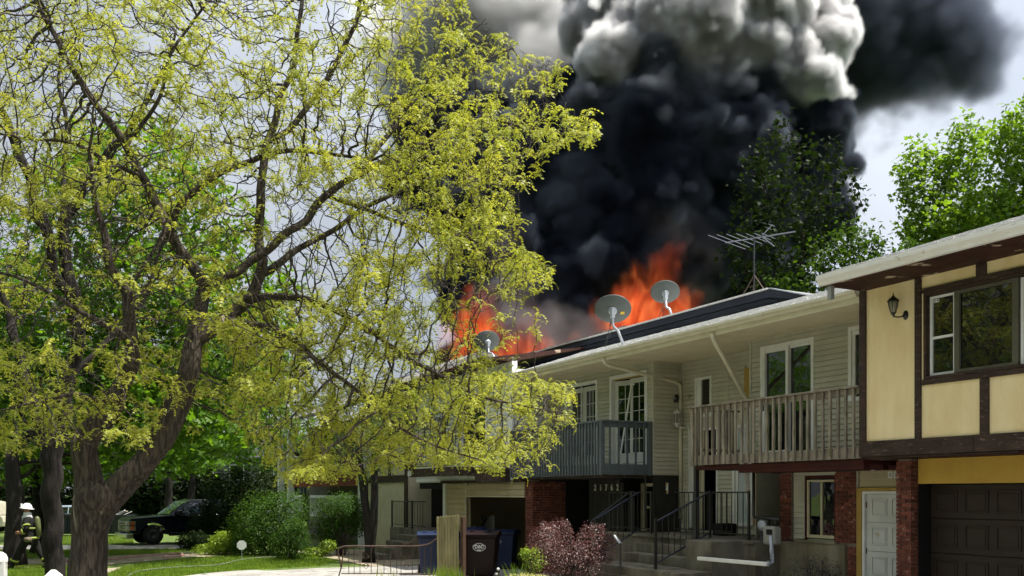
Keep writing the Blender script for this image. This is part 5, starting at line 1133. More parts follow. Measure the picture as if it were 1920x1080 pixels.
# ------------------------------------------------------------------ foreground honey locust
def inpoly(x, y, poly):
    c = np.zeros(len(x), bool); n = len(poly)
    for i in range(n):
        x1, y1 = poly[i]; x2, y2 = poly[(i + 1) % n]
        cond = ((y1 > y) != (y2 > y)) & (x < (x2 - x1) * (y - y1) / (y2 - y1 + 1e-12) + x1); c ^= cond
    return c
def to_px(P): return 960 + FPX * P[:, 0] / P[:, 1], 925 - FPX * (P[:, 2] - EYE) / P[:, 1]
def limb_tree(name, label, limbs, poly, yr, natt, step, infl, kill, tip, leafp, bark, twigm, leafm, frond_scale, group=None, dens=None, trop=(0, 0, -.05), nf=3, seed_lo=6):
    pos, par, mr, mainpaths = [], [], [], []
    def nearest(v):
        return min(range(len(pos)), key=lambda i: (pos[i] - v).length) if pos else -1
    for L in limbs:
        pts = [at(px, py, Y) for px, py, Y, r in L]; rs = [r / FPX * L[i][2] for i, r in enumerate([q[3] for q in L])]
        cp = curve_pts([tuple(p) + (r,) for p, r in zip(pts, rs)], 5)
        path, pr = [], []; prev = None
        for i, q in enumerate(cp):
            v = Vector(q[:3]); r = max(q[3], .004)
            if i > 0: v += Vector((mn.noise(v * 1.7), mn.noise(v * 1.7 + Vector((9, 0, 0))), mn.noise(v * 1.7 + Vector((0, 9, 0))))) * min(.10, r * 1.3)
            if i == 0: p = nearest(v); 
            else: p = prev
            pos.append(v); par.append(p); mr.append(r); prev = len(pos) - 1; path.append(v); pr.append(r)
        mainpaths.append((path, pr))
    # attractor cloud: a real volume of crown around the limbs
    px0, px1 = min(p[0] for p in poly), max(p[0] for p in poly); py0, py1 = min(p[1] for p in poly), max(p[1] for p in poly)
    A = []
    while len(A) < natt:
        x = rng.uniform(px0, px1, 4000); y = rng.uniform(py0, py1, 4000); ok = inpoly(x, y, poly)
        if dens is not None: ok &= rng.uniform(size=4000) < dens(x, y)
        Y = yr[0] + (yr[1] - yr[0]) * rng.beta(1.6, 1.6, 4000)
        for a, b_, c_ in zip(x[ok], y[ok], Y[ok]): A.append(at(a, b_, c_))
    A = np.array([tuple(a) for a in A[:natt]])
    P, PAR = sca([tuple(p) for p in pos], par, A, step, infl, kill, 75, .24, trop)
    nmain = len(pos); r, prim = radii(P, PAR, tip, 2.35, None); r[:nmain] = np.array(mr)
    # children may not be thicker than their parents
    for i in range(nmain, len(P)): r[i] = min(r[i], r[PAR[i]] * .92)
    base = limbs[0][0]; b0 = at(base[0], base[1], base[2])
    t = wthing(name, label, 'tree', (b0.x, b0.y, 0), group)
    tb, bb = MB(), MB()
    for i, (path, pr) in enumerate(mainpaths):
        big = max(pr) > .09
        bark_tube(tb if i < 3 else bb, path, pr, 22 if big else 8, .12 if big else .06)
    tb.build('trunk', bark, t, True); bb.build('limbs', bark, t, True)
    bo = bpy.data.objects.new('branches', branch_mesh('branches', P - np.array([b0.x, b0.y, 0]), PAR, r, prim, nmain, twigm)); C.objects.link(bo); bo.parent = t
    # leafy shoots
    px, py = to_px(P); pr = leafp(px, py); nv = np.array([mn.noise(Vector((q[0] * .75, q[1] * .75, q[2] * 1.9))) + .5 * mn.noise(Vector((q[0] * 1.9, q[1] * 1.9, q[2] * 4.2 + 5))) for q in P])
    pr = pr * np.clip(.62 + nv * 2.6, .06, 1.6); cand = np.where((np.arange(len(P)) >= nmain) & (r < .016) & (rng.uniform(size=len(P)) < pr))[0]
    T = P[cand] - P[PAR[cand]]; T /= np.linalg.norm(T, axis=1, keepdims=True)
    reps = rng.poisson(nf, len(cand)) + 1; base_i = np.repeat(np.arange(len(cand)), reps); n = len(base_i)
    d = unit(n); d[:, 2] = np.abs(d[:, 2]) * .45; d = d + T[base_i] * .6; d[:, 2] *= .6
    pp = P[cand][base_i] - (P[cand] - P[PAR[cand]])[base_i] * rng.uniform(0, 1, (n, 1)) + rng.normal(size=(n, 3)) * .025
    Vs, Fs, off = [], [], 0; sel = rng.integers(0, 3, n); meshes = []
    for k, bend in enumerate((.75, 1.0, 1.3)):
        q = sel == k; tv, tf = frond(7, bend)
        R = rot_fwd(d[q], rng.normal(size=(q.sum(), 3)) * .25); V = np.einsum('nij,kj->nki', R, np.array(tv)) * (rng.uniform(.6, 1.15, q.sum()) * frond_scale * np.clip(1 + nv[cand][base_i][q] * .7, .7, 1.35))[:, None, None] + pp[q][:, None, :]
        F = np.array(tf)[None] + (np.arange(q.sum()) * len(tv))[:, None, None] + off; Vs.append(V.reshape(-1, 3)); Fs.append(F.reshape(-1, 3)); off += V.shape[0] * V.shape[1]
    V = np.concatenate(Vs) - np.array([b0.x, b0.y, 0]); F = np.concatenate(Fs)
    co = bpy.data.objects.new('crown', np_mesh('crown', V, F, leafm)); C.objects.link(co); co.parent = t; co['kind'] = 'stuff'
    print(name, 'nodes', len(P), 'fronds', n, flush=True)
    return t
LOC = [
 [(160, 1190, 15, 42), (158, 1120, 15, 36), (160, 1060, 15, 32), (166, 1006, 15, 31), (176, 962, 15, 38), (186, 930, 15, 42), (190, 905, 15, 30)],
 [(172, 952, 15, 27), (160, 905, 15, 26), (158, 860, 14.95, 24), (166, 818, 14.9, 24), (190, 788, 14.8, 20), (214, 758, 14.7, 17), (238, 700, 14.6, 14), (248, 640, 14.4, 12), (235, 560, 14.2, 10), (205, 480, 14, 8), (180, 390, 13.8, 6), (170, 300, 13.7, 4)],
 [(196, 955, 15, 26), (218, 922, 15, 25), (262, 872, 15, 22), (295, 820, 15.1, 23), (328, 768, 15.2, 24), (350, 718, 15.2, 20), (364, 650, 15.3, 17), (374, 590, 15.4, 14), (384, 540, 15.5, 12)],
 [(384, 542, 15.5, 11), (347, 488, 15.5, 10), (318, 440, 15.4, 9), (300, 390, 15.4, 8.5), (264, 330, 15.2, 7.5), (230, 270, 15.1, 7), (190, 210, 15, 6), (150, 150, 14.9, 5.5), (110, 80, 14.8, 5), (70, 0, 14.7, 4), (50, -70, 14.6, 3)],
 [(384, 541, 15.5, 9), (412, 522, 15.6, 8), (454, 506, 15.7, 8), (500, 470, 15.9, 8), (560, 420, 16.1, 8), (610, 365, 16.3, 7), (680, 320, 16.5, 6), (760, 296, 16.8, 4.5), (850, 300, 17, 3)],
 [(364, 648, 15.3, 14), (420, 600, 15.6, 12), (455, 560, 15.8, 11), (486, 515, 16, 10), (490, 440, 16.2, 9), (492, 350, 16.2, 8), (506, 260, 16.3, 7), (524, 190, 16.3, 6), (550, 120, 16.4, 5), (560, 40, 16.5, 4), (575, -50, 16.5, 3)],
 [(318, 440, 15.4, 7), (335, 395, 15.2, 6.5), (390, 340, 15.2, 6), (470, 300, 15.3, 5.5), (540, 283, 15.4, 4.5), (620, 288, 15.5, 3.5), (700, 300, 15.6, 2.5)],
 [(506, 262, 16.3, 6), (560, 220, 16.5, 5.5), (600, 165, 16.5, 5), (640, 100, 16.5, 4.5), (667, 40, 16.6, 4), (680, -30, 16.6, 3)],
 [(680, 320, 16.5, 5), (740, 240, 16.8, 5), (800, 200, 17, 4.5), (850, 160, 17.2, 3.5), (910, 115, 17.3, 2.5), (960, 90, 17.4, 1.5)],
 [(760, 296, 16.8, 4), (830, 245, 17, 3.5), (900, 225, 17, 3), (1000, 240, 17, 2), (1090, 258, 17, 1.2)],
 [(455, 560, 15.8, 8), (540, 556, 15.2, 6.5), (640, 590, 15, 5.5), (720, 640, 14.8, 4.5), (800, 690, 14.6, 3.5), (880, 735, 14.4, 2.5), (980, 760, 14.3, 1.6), (1050, 775, 14.3, 1)],
 [(420, 600, 15.6, 7), (520, 620, 14.5, 5.5), (600, 680, 14, 4.5), (680, 740, 13.8, 3.5), (760, 810, 13.6, 2.5), (860, 850, 13.5, 1.5), (960, 880, 13.5, 1)],
 [(610, 365, 16.3, 5), (700, 400, 16, 4), (790, 430, 15.8, 3.5), (880, 450, 15.6, 2.5), (980, 490, 15.5, 1.4)],
 [(300, 390, 15.4, 6), (306, 430, 14.9, 5), (282, 480, 14.5, 4), (245, 540, 14.2, 3.2), (236, 600, 14, 2.4), (215, 660, 13.9, 1.6)],
 [(230, 270, 15.1, 4.5), (262, 235, 15, 4), (300, 180, 14.9, 3.5), (320, 100, 14.8, 3), (370, 30, 14.8, 2.5), (420, -30, 14.8, 2)],
 [(248, 640, 14.4, 7), (180, 600, 14, 5), (110, 560, 13.7, 4), (30, 520, 13.5, 3), (-60, 500, 13.4, 2)],
 [(214, 758, 14.7, 7), (150, 740, 14, 4.5), (80, 750, 13.6, 3), (0, 770, 13.4, 2)],
 [(264, 330, 15.2, 5), (200, 300, 14.6, 4), (130, 270, 14.2, 3), (50, 262, 14, 2.4), (-40, 240, 13.9, 2)],
 [(486, 515, 16, 8), (560, 470, 16.6, 6), (640, 420, 17, 5), (720, 370, 17.4, 4), (820, 330, 17.8, 3), (900, 330, 18, 2)],
]
CROWN = [(-120, -80), (860, -60), (885, 30), (1000, 95), (1075, 120), (1045, 185), (1100, 215), (1135, 262), (1070, 285), (990, 300), (955, 350), (985, 400), (960, 445), (1042, 498), (1040, 530), (985, 560), (900, 585), (905, 640), (945, 690), (1010, 695), (1080, 712), (1072, 750), (1092, 790), (1040, 835), (1050, 872), (960, 900), (880, 872), (800, 880), (700, 885), (610, 905), (540, 905), (470, 830), (400, 740), (330, 760), (240, 860), (120, 850), (-60, 860), (-120, 760)]
def dens1(x, y):
    d = np.ones(len(x)) * .85
    d[(x > 560) & (y > 180)] = 1.0
    d[(x > 430) & (y > 560)] = 1.0
    d[(x < 420) & (y > 620)] = .45
    d[(x > 430) & (x < 640) & (y > 380) & (y < 560)] = .5
    return d
def leaf1(x, y):
    p = np.full(len(x), .42)
    p[(x > 560) & (y > 150)] = .55; p[(x > 560) & (y > 400)] = .85; p[(x > 400) & (y > 560)] = .95; p[(x > 820)] = .75; p[(x > 600) & (y < 220)] = .42
    p[(x < 380) & (y > 400) & (y < 650)] = .14; p[(x < 430) & (y >= 650)] = .75; p[(x > 430) & (x < 660) & (y > 380) & (y < 540)] = .25
    return p
limb_tree('honey_locust', 'spreading honey locust with forked grey trunk and fresh yellow-green fronds', LOC, CROWN, (12.4, 18.6), 16000, .14, 1.5, .15, .0056, leaf1, M['bark'], M['twig'], L_LOCUST, .175, dens=dens1, nf=2.9)
L2 = [
 [(100, 1122, 20, 20), (100, 1040, 20, 17), (99, 960, 20, 16.5), (99, 890, 20, 18), (97, 850, 20, 19), (112, 800, 20, 16), (126, 710, 20, 13), (148, 630, 20, 12), (140, 560, 20, 12), (122, 480, 20, 11), (121, 420, 20, 10), (145, 370, 20, 8), (200, 290, 20, 6), (262, 215, 20, 5), (300, 140, 20, 3.5), (330, 60, 20, 2.5)],
 [(97, 850, 20, 14), (70, 790, 20.3, 11), (45, 700, 20.6, 9), (20, 600, 21, 8), (-10, 500, 21.3, 6), (-30, 380, 21.5, 4)],
 [(140, 562, 20, 11), (104, 510, 19.8, 10), (85, 430, 19.6, 10), (60, 350, 19.5, 9), (25, 260, 19.4, 8), (-10, 190, 19.3, 6), (-60, 100, 19.2, 4)],
 [(85, 430, 19.6, 6), (60, 400, 19, 5), (-10, 370, 18.6, 4), (-90, 350, 18.4, 3)],
 [(121, 420, 20, 6), (118, 330, 20.4, 5), (125, 240, 20.6, 4), (110, 150, 20.8, 3), (120, 40, 21, 2)],
 [(126, 710, 20, 7), (200, 640, 20.6, 5), (270, 560, 21, 4), (300, 470, 21.2, 3), (330, 400, 21.4, 2)],
]
C2 = [(-260, -60), (300, -60), (420, 120), (420, 360), (360, 560), (240, 700), (60, 760), (-260, 760)]
limb_tree('honey_locust', 'second honey locust with straight black trunk close behind the forked one', L2, C2, (17.2, 23), 2300, .26, 2.2, .36, .006, lambda x, y: np.where(y < 420, .45, .2), M['barkdark'], M['barkdark'], L_LOCUST, .19, nf=3.5)

# ------------------------------------------------------------------ broadleaf trees
def leafy_tree(label, base, trunk_r, trunk_h, ells, natt, leafm, bark, lsize, per, name='maple_tree', tmpl='maple', step=.45, spread=.28, group=None, lean=(0, 0), stems=1, upr=0.0, seed=None):
    b0 = Vector(base); t = wthing(name, label, 'tree', tuple(b0), group)
    pos, par, mr = [], [], []; tb = MB()
    for s in range(stems):
        a = s * 2.4; tx, ty = (math.cos(a) * .25 * (stems > 1) + lean[0], math.sin(a) * .25 * (stems > 1) + lean[1])
        path, pr = [], []
        n = max(4, int(trunk_h / .4))
        for i in range(n + 1):
            f = i / n; v = Vector((b0.x + tx * f * trunk_h * .3 + .08 * math.sin(f * 4 + s), b0.y + ty * f * trunk_h * .3, b0.z + f * trunk_h)); r = trunk_r * (1 - .45 * f) * (1.25 if i == 0 else 1)
            pos.append(tuple(v)); par.append(-1 if i == 0 else len(pos) - 2); mr.append(r); path.append(v); pr.append(r)
        bark_tube(tb, path, pr, 12, .08)
    tb.build('trunk', bark, t, True)
    A = []
    for c, rad, w in ells:
        k = int(natt * w); u = unit(k) * (rng.uniform(size=(k, 1)) ** .38); A.append(u * np.array(rad) + np.array(tuple(c)))
    A = np.concatenate(A); A = A[A[:, 2] > .6]
    P, PAR = sca(pos, par, A, step, 9.0, step * 1.25, 60, .22, (0, 0, .12 + upr))
    nm = len(pos); r, prim = radii(P, PAR, .012, 2.3); r[:nm] = mr
    for i in range(nm, len(P)): r[i] = min(r[i], r[PAR[i]] * .95)
    o = bpy.data.objects.new('branches', branch_mesh('branches', P - np.array(b0), PAR, r, prim, nm, bark, 4)); C.objects.link(o); o.parent = t
    cand = np.where((np.arange(len(P)) >= nm) & (r < .035))[0]
    n = len(cand) * per; bi = np.repeat(cand, per)
    pp = P[bi] + rng.normal(size=(n, 3)) * spread * np.array([1, 1, .6 + upr * 3]); zd = unit(n) * .75 + np.array([0, 0, .75])
    R = rot_from(zd, rng.uniform(0, 2 * PI, n)); tv, tf = (MAPLE_V, MAPLE_F) if tmpl == 'maple' else (LEAF_V, LEAF_F)
    o = bpy.data.objects.new('crown', scatter('crown', tv, tf, pp - np.array(b0), R, rng.uniform(.65, 1.25, n) * lsize, leafm)); C.objects.link(o); o.parent = t; o['kind'] = 'stuff'
    print(label[:30], 'leaves', n, flush=True)
    return t
def E3(px, py, Y, rx, ry, rz, w): return (at(px, py, Y), (rx, rz, ry), w)
leafy_tree('lush green maple with thick shaded trunk behind the firefighter', (gpt(25, 1062).x, gpt(25, 1062).y, 0), .34, 3.4,
    [E3(120, 640, 31, 4.5, 4.2, 3.5, .3), E3(330, 560, 31, 4.0, 3.8, 3.2, .3), E3(250, 380, 31, 3.2, 2.8, 3, .2), E3(260, 800, 30, 3.8, 1.7, 2.6, .2)], 2000, L_MAPLE, M['barkdark'], .22, 17, group='maples on the lawn')
mp = leafy_tree('shaded maple over the navy pickup truck with low hanging leaves', (-17.4, 40, 0), .28, 3.0,
    [E3(400, 760, 39, 3.6, 2.6, 3, .5), E3(250, 820, 38, 4.2, 1.8, 3, .3), E3(480, 660, 39, 2.6, 2.4, 2.5, .2)], 1000, L_MAPLE, M['barkdark'], .21, 13, group='maples on the lawn')
leafy_tree('small twin-stemmed tree with dark bark between the porch and the garage', (gpt(722, 1040).x, 29.6, 0), .16, 3.6,
    [E3(690, 830, 29.6, 1.9, 1.2, 1.5, .6), E3(780, 810, 29.6, 1.4, 1.1, 1.2, .2), E3(640, 790, 29.6, 1.4, 1.0, 1.2, .2)], 600, L_DARK2, M['barkdark'], .10, 14, 'small_tree', 'leaf', .3, .16, stems=2)
leafy_tree('dense green maple between the two locust trunks, further back', (-16.8, 34, 0), .24, 2.6,
    [E3(180, 720, 34, 4.2, 3.0, 3, .35), E3(60, 640, 34, 3.6, 3.6, 3, .25), E3(340, 680, 34, 3.4, 3.2, 3, .25), E3(60, 840, 33, 3.4, 1.4, 2.6, .15)], 1700, L_MAPLE, M['barkdark'], .22, 15, group='maples on the lawn')
# trees behind the houses
leafy_tree('dark tree in front of the black smoke behind the TV antenna', (at(1490, 925, 36).x, 36, 0), .30, 6.0,
    [E3(1430, 470, 36, 1.5, 2.2, 2, .22), E3(1450, 320, 36, 1.1, 1.6, 1.4, .16), E3(1500, 420, 36, 1.6, 1.9, 1.6, .22), E3(1465, 250, 36, .5, .8, .6, .05), E3(1555, 330, 36, .7, 1.5, .8, .12), E3(1600, 370, 36, .6, 1.2, .7, .10), E3(1520, 290, 36, .5, 1.0, .6, .06), E3(1395, 380, 36, .5, 1.2, .7, .07)], 820, L_DARK, M['barkdark'], .20, 9, 'backyard_tree', step=.4, spread=.2, stems=3, upr=.1, group='trees behind the houses')
leafy_tree('mid-green tree between the antenna tree and the yellow house roof', (at(1590, 925, 35).x, 35, 0), .26, 5.0,
    [E3(1570, 510, 35, 1.6, 1.5, 1.6, .4), E3(1610, 470, 35, 1.0, 1.1, 1.2, .3), E3(1500, 540, 35, 1.6, 1.2, 1.5, .3)], 560, L_DARK2, M['barkdark'], .17, 16, 'backyard_tree', step=.35, spread=.2, stems=2, upr=.1, group='trees behind the houses')
leafy_tree('tall bright green tree with a pointed top rising over the yellow house', (at(1790, 925, 36).x, 36, 0), .32, 6.5,
    [E3(1800, 420, 36, 2.0, 1.3, 1.8, .35), E3(1812, 300, 36, .8, 1.6, .9, .2), E3(1715, 345, 36, .7, 1.6, .8, .2), E3(1765, 340, 36, .6, 1.3, .7, .1), E3(1750, 430, 36, 1.4, 1.0, 1.3, .15)], 1300, L_LUSH, M['bark'], .20, 20, 'backyard_tree', step=.35, spread=.2, upr=.25, group='trees behind the houses')
leafy_tree('bright green tree cut by the edge of the picture above the yellow house', (at(1960, 925, 34).x, 34, 0), .3, 6.0,
    [E3(1930, 270, 34, 1.3, 1.7, 1.4, .4), E3(1960, 360, 34, 1.7, 1.6, 1.6, .35), E3(1890, 400, 34, 1.0, 1.1, 1, .25)], 1100, L_LUSH, M['bark'], .20, 20, 'backyard_tree', step=.35, spread=.2, upr=.25, group='trees behind the houses')
leafy_tree('low dark green tree peeping over the roof left of the bright pointed tree', (at(1680, 925, 35).x, 35, 0), .2, 4.5,
    [E3(1690, 490, 35, 1.2, .7, 1.2, .6), E3(1660, 545, 35, 1.6, 1.0, 1.2, .4)], 380, L_DARK2, M['barkdark'], .16, 11, 'backyard_tree', step=.35, spread=.2, group='trees behind the houses')
# far trees that close the street view, copies share their meshes
def far_copy(src, loc, rz, s, label):
    c = copy_tree(src); c.location = loc; c.rotation_euler = (0, 0, rz); c.scale = (s, s, s); c['label'] = label; return c
far_copy(mp, (-34, 62, 0), 1.0, 1.2, 'far maple beyond the beige van at the left edge')
far_copy(mp, (-25, 70, 0), 2.2, 1.2, 'far maple beyond the silver-blue car and the dumpster')
far_copy(mp, (-20, 60, 0), 3.9, 1.1, 'far maple directly behind the roof of the pickup truck')
far_copy(mp, (-23.5, 47.5, 0), 5.1, .95, 'maple between the dumpster and the pickup truck')
far_copy(mp, (-42, 58, 0), .3, 1.3, 'far maple at the left edge beyond the first far one')
far_copy(mp, (-29, 44, 0), 1.7, 1.0, 'maple above the dumpster left of the forked trunk')
far_copy(mp, (-12, 58, 0), 2.9, 1.2, 'far maple rising behind the porch house')
def far_house(label, x, y, rz, w, wallc, roofc):
    t = thing('far_house', label, 'house', (x, y, 0), rz)
    MB().box(-w / 2, w / 2, 0, 7, 0, 5.2).build('wall', mat('far_wall', wallc, None, 2, .9), t)
    MB().prism([(-.6, 5.1), (-.6, 5.3), (3.5, 7.6), (7.6, 5.3), (7.6, 5.1)], -w / 2 - .4, w / 2 + .4, 'x').build('roof', mat('far_roof', roofc, None, 6, .95), t)
    for i in range(int(w / 2.6)):
        for z in (.9, 3.4):
            xx = -w / 2 + .9 + i * 2.6; f = MB().box(xx - .08, xx + 1.18, -.05, -.005, z - .08, z + 1.28).build('window', M['white'], t); MB().box(xx, xx + 1.1, -.07, -.052, z, z + 1.2).build('pane', M['glass'], f)
far_house('grey-sided far house seen under the maples past the pickup truck', -27, 84, .1, 18, (.16, .16, .17), (.05, .05, .05))
far_house('brown brick far house behind the beige van', -50, 80, .25, 20, (.10, .05, .035), (.06, .05, .045))
# street trees across the road, seen in the window reflections
far_copy(mp, (-24, 16, 0), .6, 1.3, 'street maple outside the left edge of the picture, nearest')
far_copy(mp, (-27, 28, 0), 2.6, 1.2, 'street maple outside the left edge beside the maple lawn')
far_copy(mp, (-20, 2, 0), 4.0, 1.3, 'street maple level with the camera on the far kerb')
far_copy(mp, (-8, -14, 0), 5.0, 1.3, 'street maple behind the camera across the road')

for i, (x, y, a, s_) in enumerate(((-15, -10, .4, 1.5), (2, -17, 1.4, 1.6), (12, -15, 2.4, 1.5), (22, -9, 3.4, 1.5), (-29, 8, 4.4, 1.5), (-22, -18, 5.2, 1.6), (-34, 18, .9, 1.5), (30, 2, 1.9, 1.5))):  # unseen maples added to block low sky and darken the facades
    c = far_copy(mp, (x, y, 0), a, s_, 'unseen maple added to block sky light, ' + ('left of the nearest kerb', 'straight behind the camera', 'behind the camera on its right', 'far right beyond the camera', 'on the left past the lawn', 'far behind on the left', 'far left beside the beige van', 'right of the yellow house')[i]); c['group'] = 'unseen maples added to block sky light'
# ------------------------------------------------------------------ shrubs
def shrub(name, label, base, lobes, n, lsize, leafm, twm=None, cat='shrub', up=.6, shell=.28, stems=18, tmpl='leaf', group=None):
    b0 = Vector(base); t = wthing(name, label, cat, tuple(b0), group); Vp, Zd = [], []
    for c, rad, w in lobes:
        k = int(n * w); u = unit(k); rr = rng.uniform(size=(k, 1)) ** shell
        nzv = np.array([mn.noise(Vector(q * 3.1 + c[0])) for q in u])[:, None] * .22 + np.array([mn.noise(Vector(q * 7.1 + c[1])) for q in u])[:, None] * .10
        Vp.append(u * (rr + nzv) * np.array(rad) + np.array(tuple(c))); Zd.append(u * .7 + unit(k) * .7 + np.array([0, 0, up]))
    Pp = np.concatenate(Vp); Zz = np.concatenate(Zd); ok = Pp[:, 2] > .03; Pp, Zz = Pp[ok], Zz[ok]
    R = rot_from(Zz, rng.uniform(0, 2 * PI, len(Pp))); tv, tf = (LEAF_V, LEAF_F) if tmpl == 'leaf' else (MAPLE_V, MAPLE_F)
    o = bpy.data.objects.new('foliage', scatter('foliage', tv, tf, Pp - np.array(b0), R, rng.uniform(.6, 1.3, len(Pp)) * lsize, leafm)); C.objects.link(o); o.parent = t; o['kind'] = 'stuff'
    sb = MB()
    for i in range(stems):
        c, rad, w = lobes[i % len(lobes)]; u = unit(1)[0]; u[2] = abs(u[2]); e = Vector(c) + Vector((u[0] * rad[0], u[1] * rad[1], u[2] * rad[2])) * .85
        st = Vector((b0.x + random.uniform(-.12, .12), b0.y + random.uniform(-.1, .1), 0)); sb.tube([st, st.lerp(e, .5) + Vector((0, 0, .08)), e], [.018, .012, .005], 5)
    sb.build('stems', twm or M['twig'], t)
    return t
def lobe(px, py, Y, rx, ry, rz=None, w=1.0):
    s = Y / FPX; return (tuple(at(px, py, Y)), (rx * s, (rz or rx) * s, ry * s), w)
shrub('boundary_hedge', 'long dark hedge closing the view beyond the parked cars', (-24, 74, 0), [((-24 + k * 6 - 30, 74, 1.6), (4.2, 1.5, 2.6), .1) for k in range(10)], 30000, .5, L_DARK, shell=.5, cat='hedge')
shrub('round_bush', 'largest rounded dark green bush left of the porch steps', (at(507, 1042, 33).x, 33, 0), [lobe(500, 985, 33, 70, 66, 60, .55), lobe(545, 965, 33, 42, 48, 45, .2), lobe(470, 1000, 33, 42, 45, 40, .25)], 11000, .085, L_BUSH, shell=.22)
shrub('round_bush', 'small green bush in front of the largest rounded bush', (at(545, 1050, 31).x, 31, 0), [lobe(543, 1020, 31, 40, 42, 38, .8), lobe(552, 990, 31, 26, 22, 26, .2)], 3600, .075, L_BUSH, shell=.3)
shrub('open_bush', 'open twiggy bush in front of the white porch railing', (at(640, 1035, 33).x, 33, 0), [lobe(640, 952, 33, 54, 30, 40, .45), lobe(615, 985, 33, 36, 32, 30, .25), lobe(665, 975, 33, 30, 34, 30, .3)], 8000, .075, L_BUSH, shell=.4, stems=34)
shrub('golden_shrub', 'golden-green shrub spilling beside the octagonal yard sign', (at(420, 1045, 33.5).x, 33.5, 0), [lobe(425, 1018, 33.5, 32, 24, 34, .6), lobe(395, 1030, 33.5, 34, 12, 30, .25), lobe(445, 1025, 33.5, 20, 20, 24, .15)], 4200, .085, L_YBUSH, shell=.3)
shrub('dark_hedge', 'tall dark evergreen hedge hiding the tail of the pickup truck', (at(410, 1020, 38.5).x, 38.5, 0), [lobe(440, 950, 38.5, 62, 72, 60, .6), lobe(400, 985, 38.5, 46, 42, 40, .25), lobe(480, 920, 38.5, 50, 50, 50, .15)], 15000, .10, L_DARK, shell=.2, cat='hedge')
shrub('low_shrub', 'low dark shrub at the driveway edge beside the truck wheel', (at(362, 1030, 36.5).x, 36.5, 0), [lobe(362, 1014, 36.5, 30, 19, 24)], 2200, .09, L_DARK)
shrub('low_shrub', 'bright low plants under the open twiggy bush', (at(600, 1043, 32.4).x, 32.4, 0), [lobe(590, 1036, 32.4, 26, 10, 20, .6), lobe(615, 1024, 32.4, 18, 13, 16, .4)], 1000, .09, L_YBUSH)
shrub('purple_shrub', 'purple-leaved barberry shrub with two crowns beside the entry steps', (at(1070, 1090, 19.5).x, 19.5, 0), [lobe(1022, 1022, 19.4, 34, 40, 30, .14), lobe(1046, 1010, 19.6, 32, 38, 30, .13), lobe(1030, 1045, 19.3, 40, 36, 36, .13), lobe(1108, 1018, 19.5, 30, 40, 30, .12), lobe(1132, 1030, 19.6, 26, 34, 28, .10), lobe(1085, 1035, 19.4, 26, 26, 30, .09), lobe(1075, 1065, 19.4, 74, 46, 44, .21), lobe(1062, 990, 19.5, 10, 18, 10, .02), lobe(1020, 990, 19.5, 8, 16, 9, .02), lobe(1128, 996, 19.5, 9, 14, 9, .02), lobe(1145, 1008, 19.5, 12, 10, 12, .02)], 15000, .034, L_PURPLE, shell=.26, stems=60)
shrub('purple_shrub_sucker', 'small yellow-green leafy plant at the left foot of the purple shrub', (at(1003, 1100, 19.0).x, 19.0, 0), [lobe(1000, 1050, 19.0, 24, 24, 20, .7), lobe(985, 1038, 19, 12, 12, 12, .3)], 700, .05, L_YBUSH, cat='plant')
shrub('flowering_groundcover', 'pale yellow-green mound of small flowers at the bottom of the frame', (at(990, 1110, 18.4).x, 18.4, 0), [lobe(985, 1094, 18.4, 55, 20, 25)], 2600, .032, leafmat('cream_flower', (.5, .5, .15), (.62, .58, .28), .35, (1.2, 1.2, .8), nscale=9), cat='plant')
q = HM @ loc(1520, 1085, .45)
shrub('dark_shrub', 'rounded near-black speckled shrub against the stained foundation', (q.x, q.y, 0), [((q.x, q.y, .45), (.62, .45, .62), 1.0)], 4200, .04, leafmat('speckled_dark_leaf', (.012, .014, .012), (.09, .09, .085), .1, nscale=30))  # near-black leaves with paler grey speckles
# iris clump, white seed heads, grass tufts at the fence
def blades(name, label, cx, Y, n, h, w, m, spread, cat='plant', z0=0.0):
    t = wthing(name, label, cat, (cx, Y, z0)); b = MB()
    for i in range(n):
        x = cx + random.gauss(0, spread); y = Y + random.gauss(0, spread * .5); hh = h * random.uniform(.6, 1.1); l = random.uniform(-.3, .3) * hh; a = random.uniform(0, PI); dx, dy = math.cos(a) * w / 2, math.sin(a) * w / 2
        b.add([(x - dx, y - dy, z0), (x + dx, y + dy, z0), (x - dx + l * .3, y - dy, z0 + hh * .6), (x + dx + l * .3, y + dy, z0 + hh * .6), (x + l, y + l * .3, z0 + hh)], [(0, 1, 3, 2), (2, 3, 4)])
    b.build('blades', m, t, kind='stuff'); return t
blades('iris_clump', 'clump of upright green iris leaves in front of the purple shrub', at(972, 1080, 18.8).x, 18.8, 46, .80, .035, L_GRASS, .16)
blades('grass_tuft', 'tuft of long grass at the foot of the stockade fence panel', at(838, 1080, 23.4).x, 23.4, 160, .42, .014, L_GRASS, .22)
blades('grass_tuft', 'sparse dry weeds in front of the ornamental railing', at(725, 1080, 23.9).x, 23.9, 16, .36, .012, L_YBUSH, .22)
for lab, px, py in (('upper white seed head on a stalk beside the iris clump', 934, 1067), ('lower white seed head left of the iris clump', 931, 1076)):
    p = at(px, py, 19.2); t = wthing('seed_head', lab, 'flower', (p.x, p.y, 0))
    MB().tube([(p.x, p.y, 0), tuple(p)], .005, 5).build('stalk', L_GRASS, t); MB().lathe([(0, -.03), (.022, -.02), (.03, 0), (.022, .02), (0, .03)], tuple(p), 10).build('head', M['whitep'], t, True)

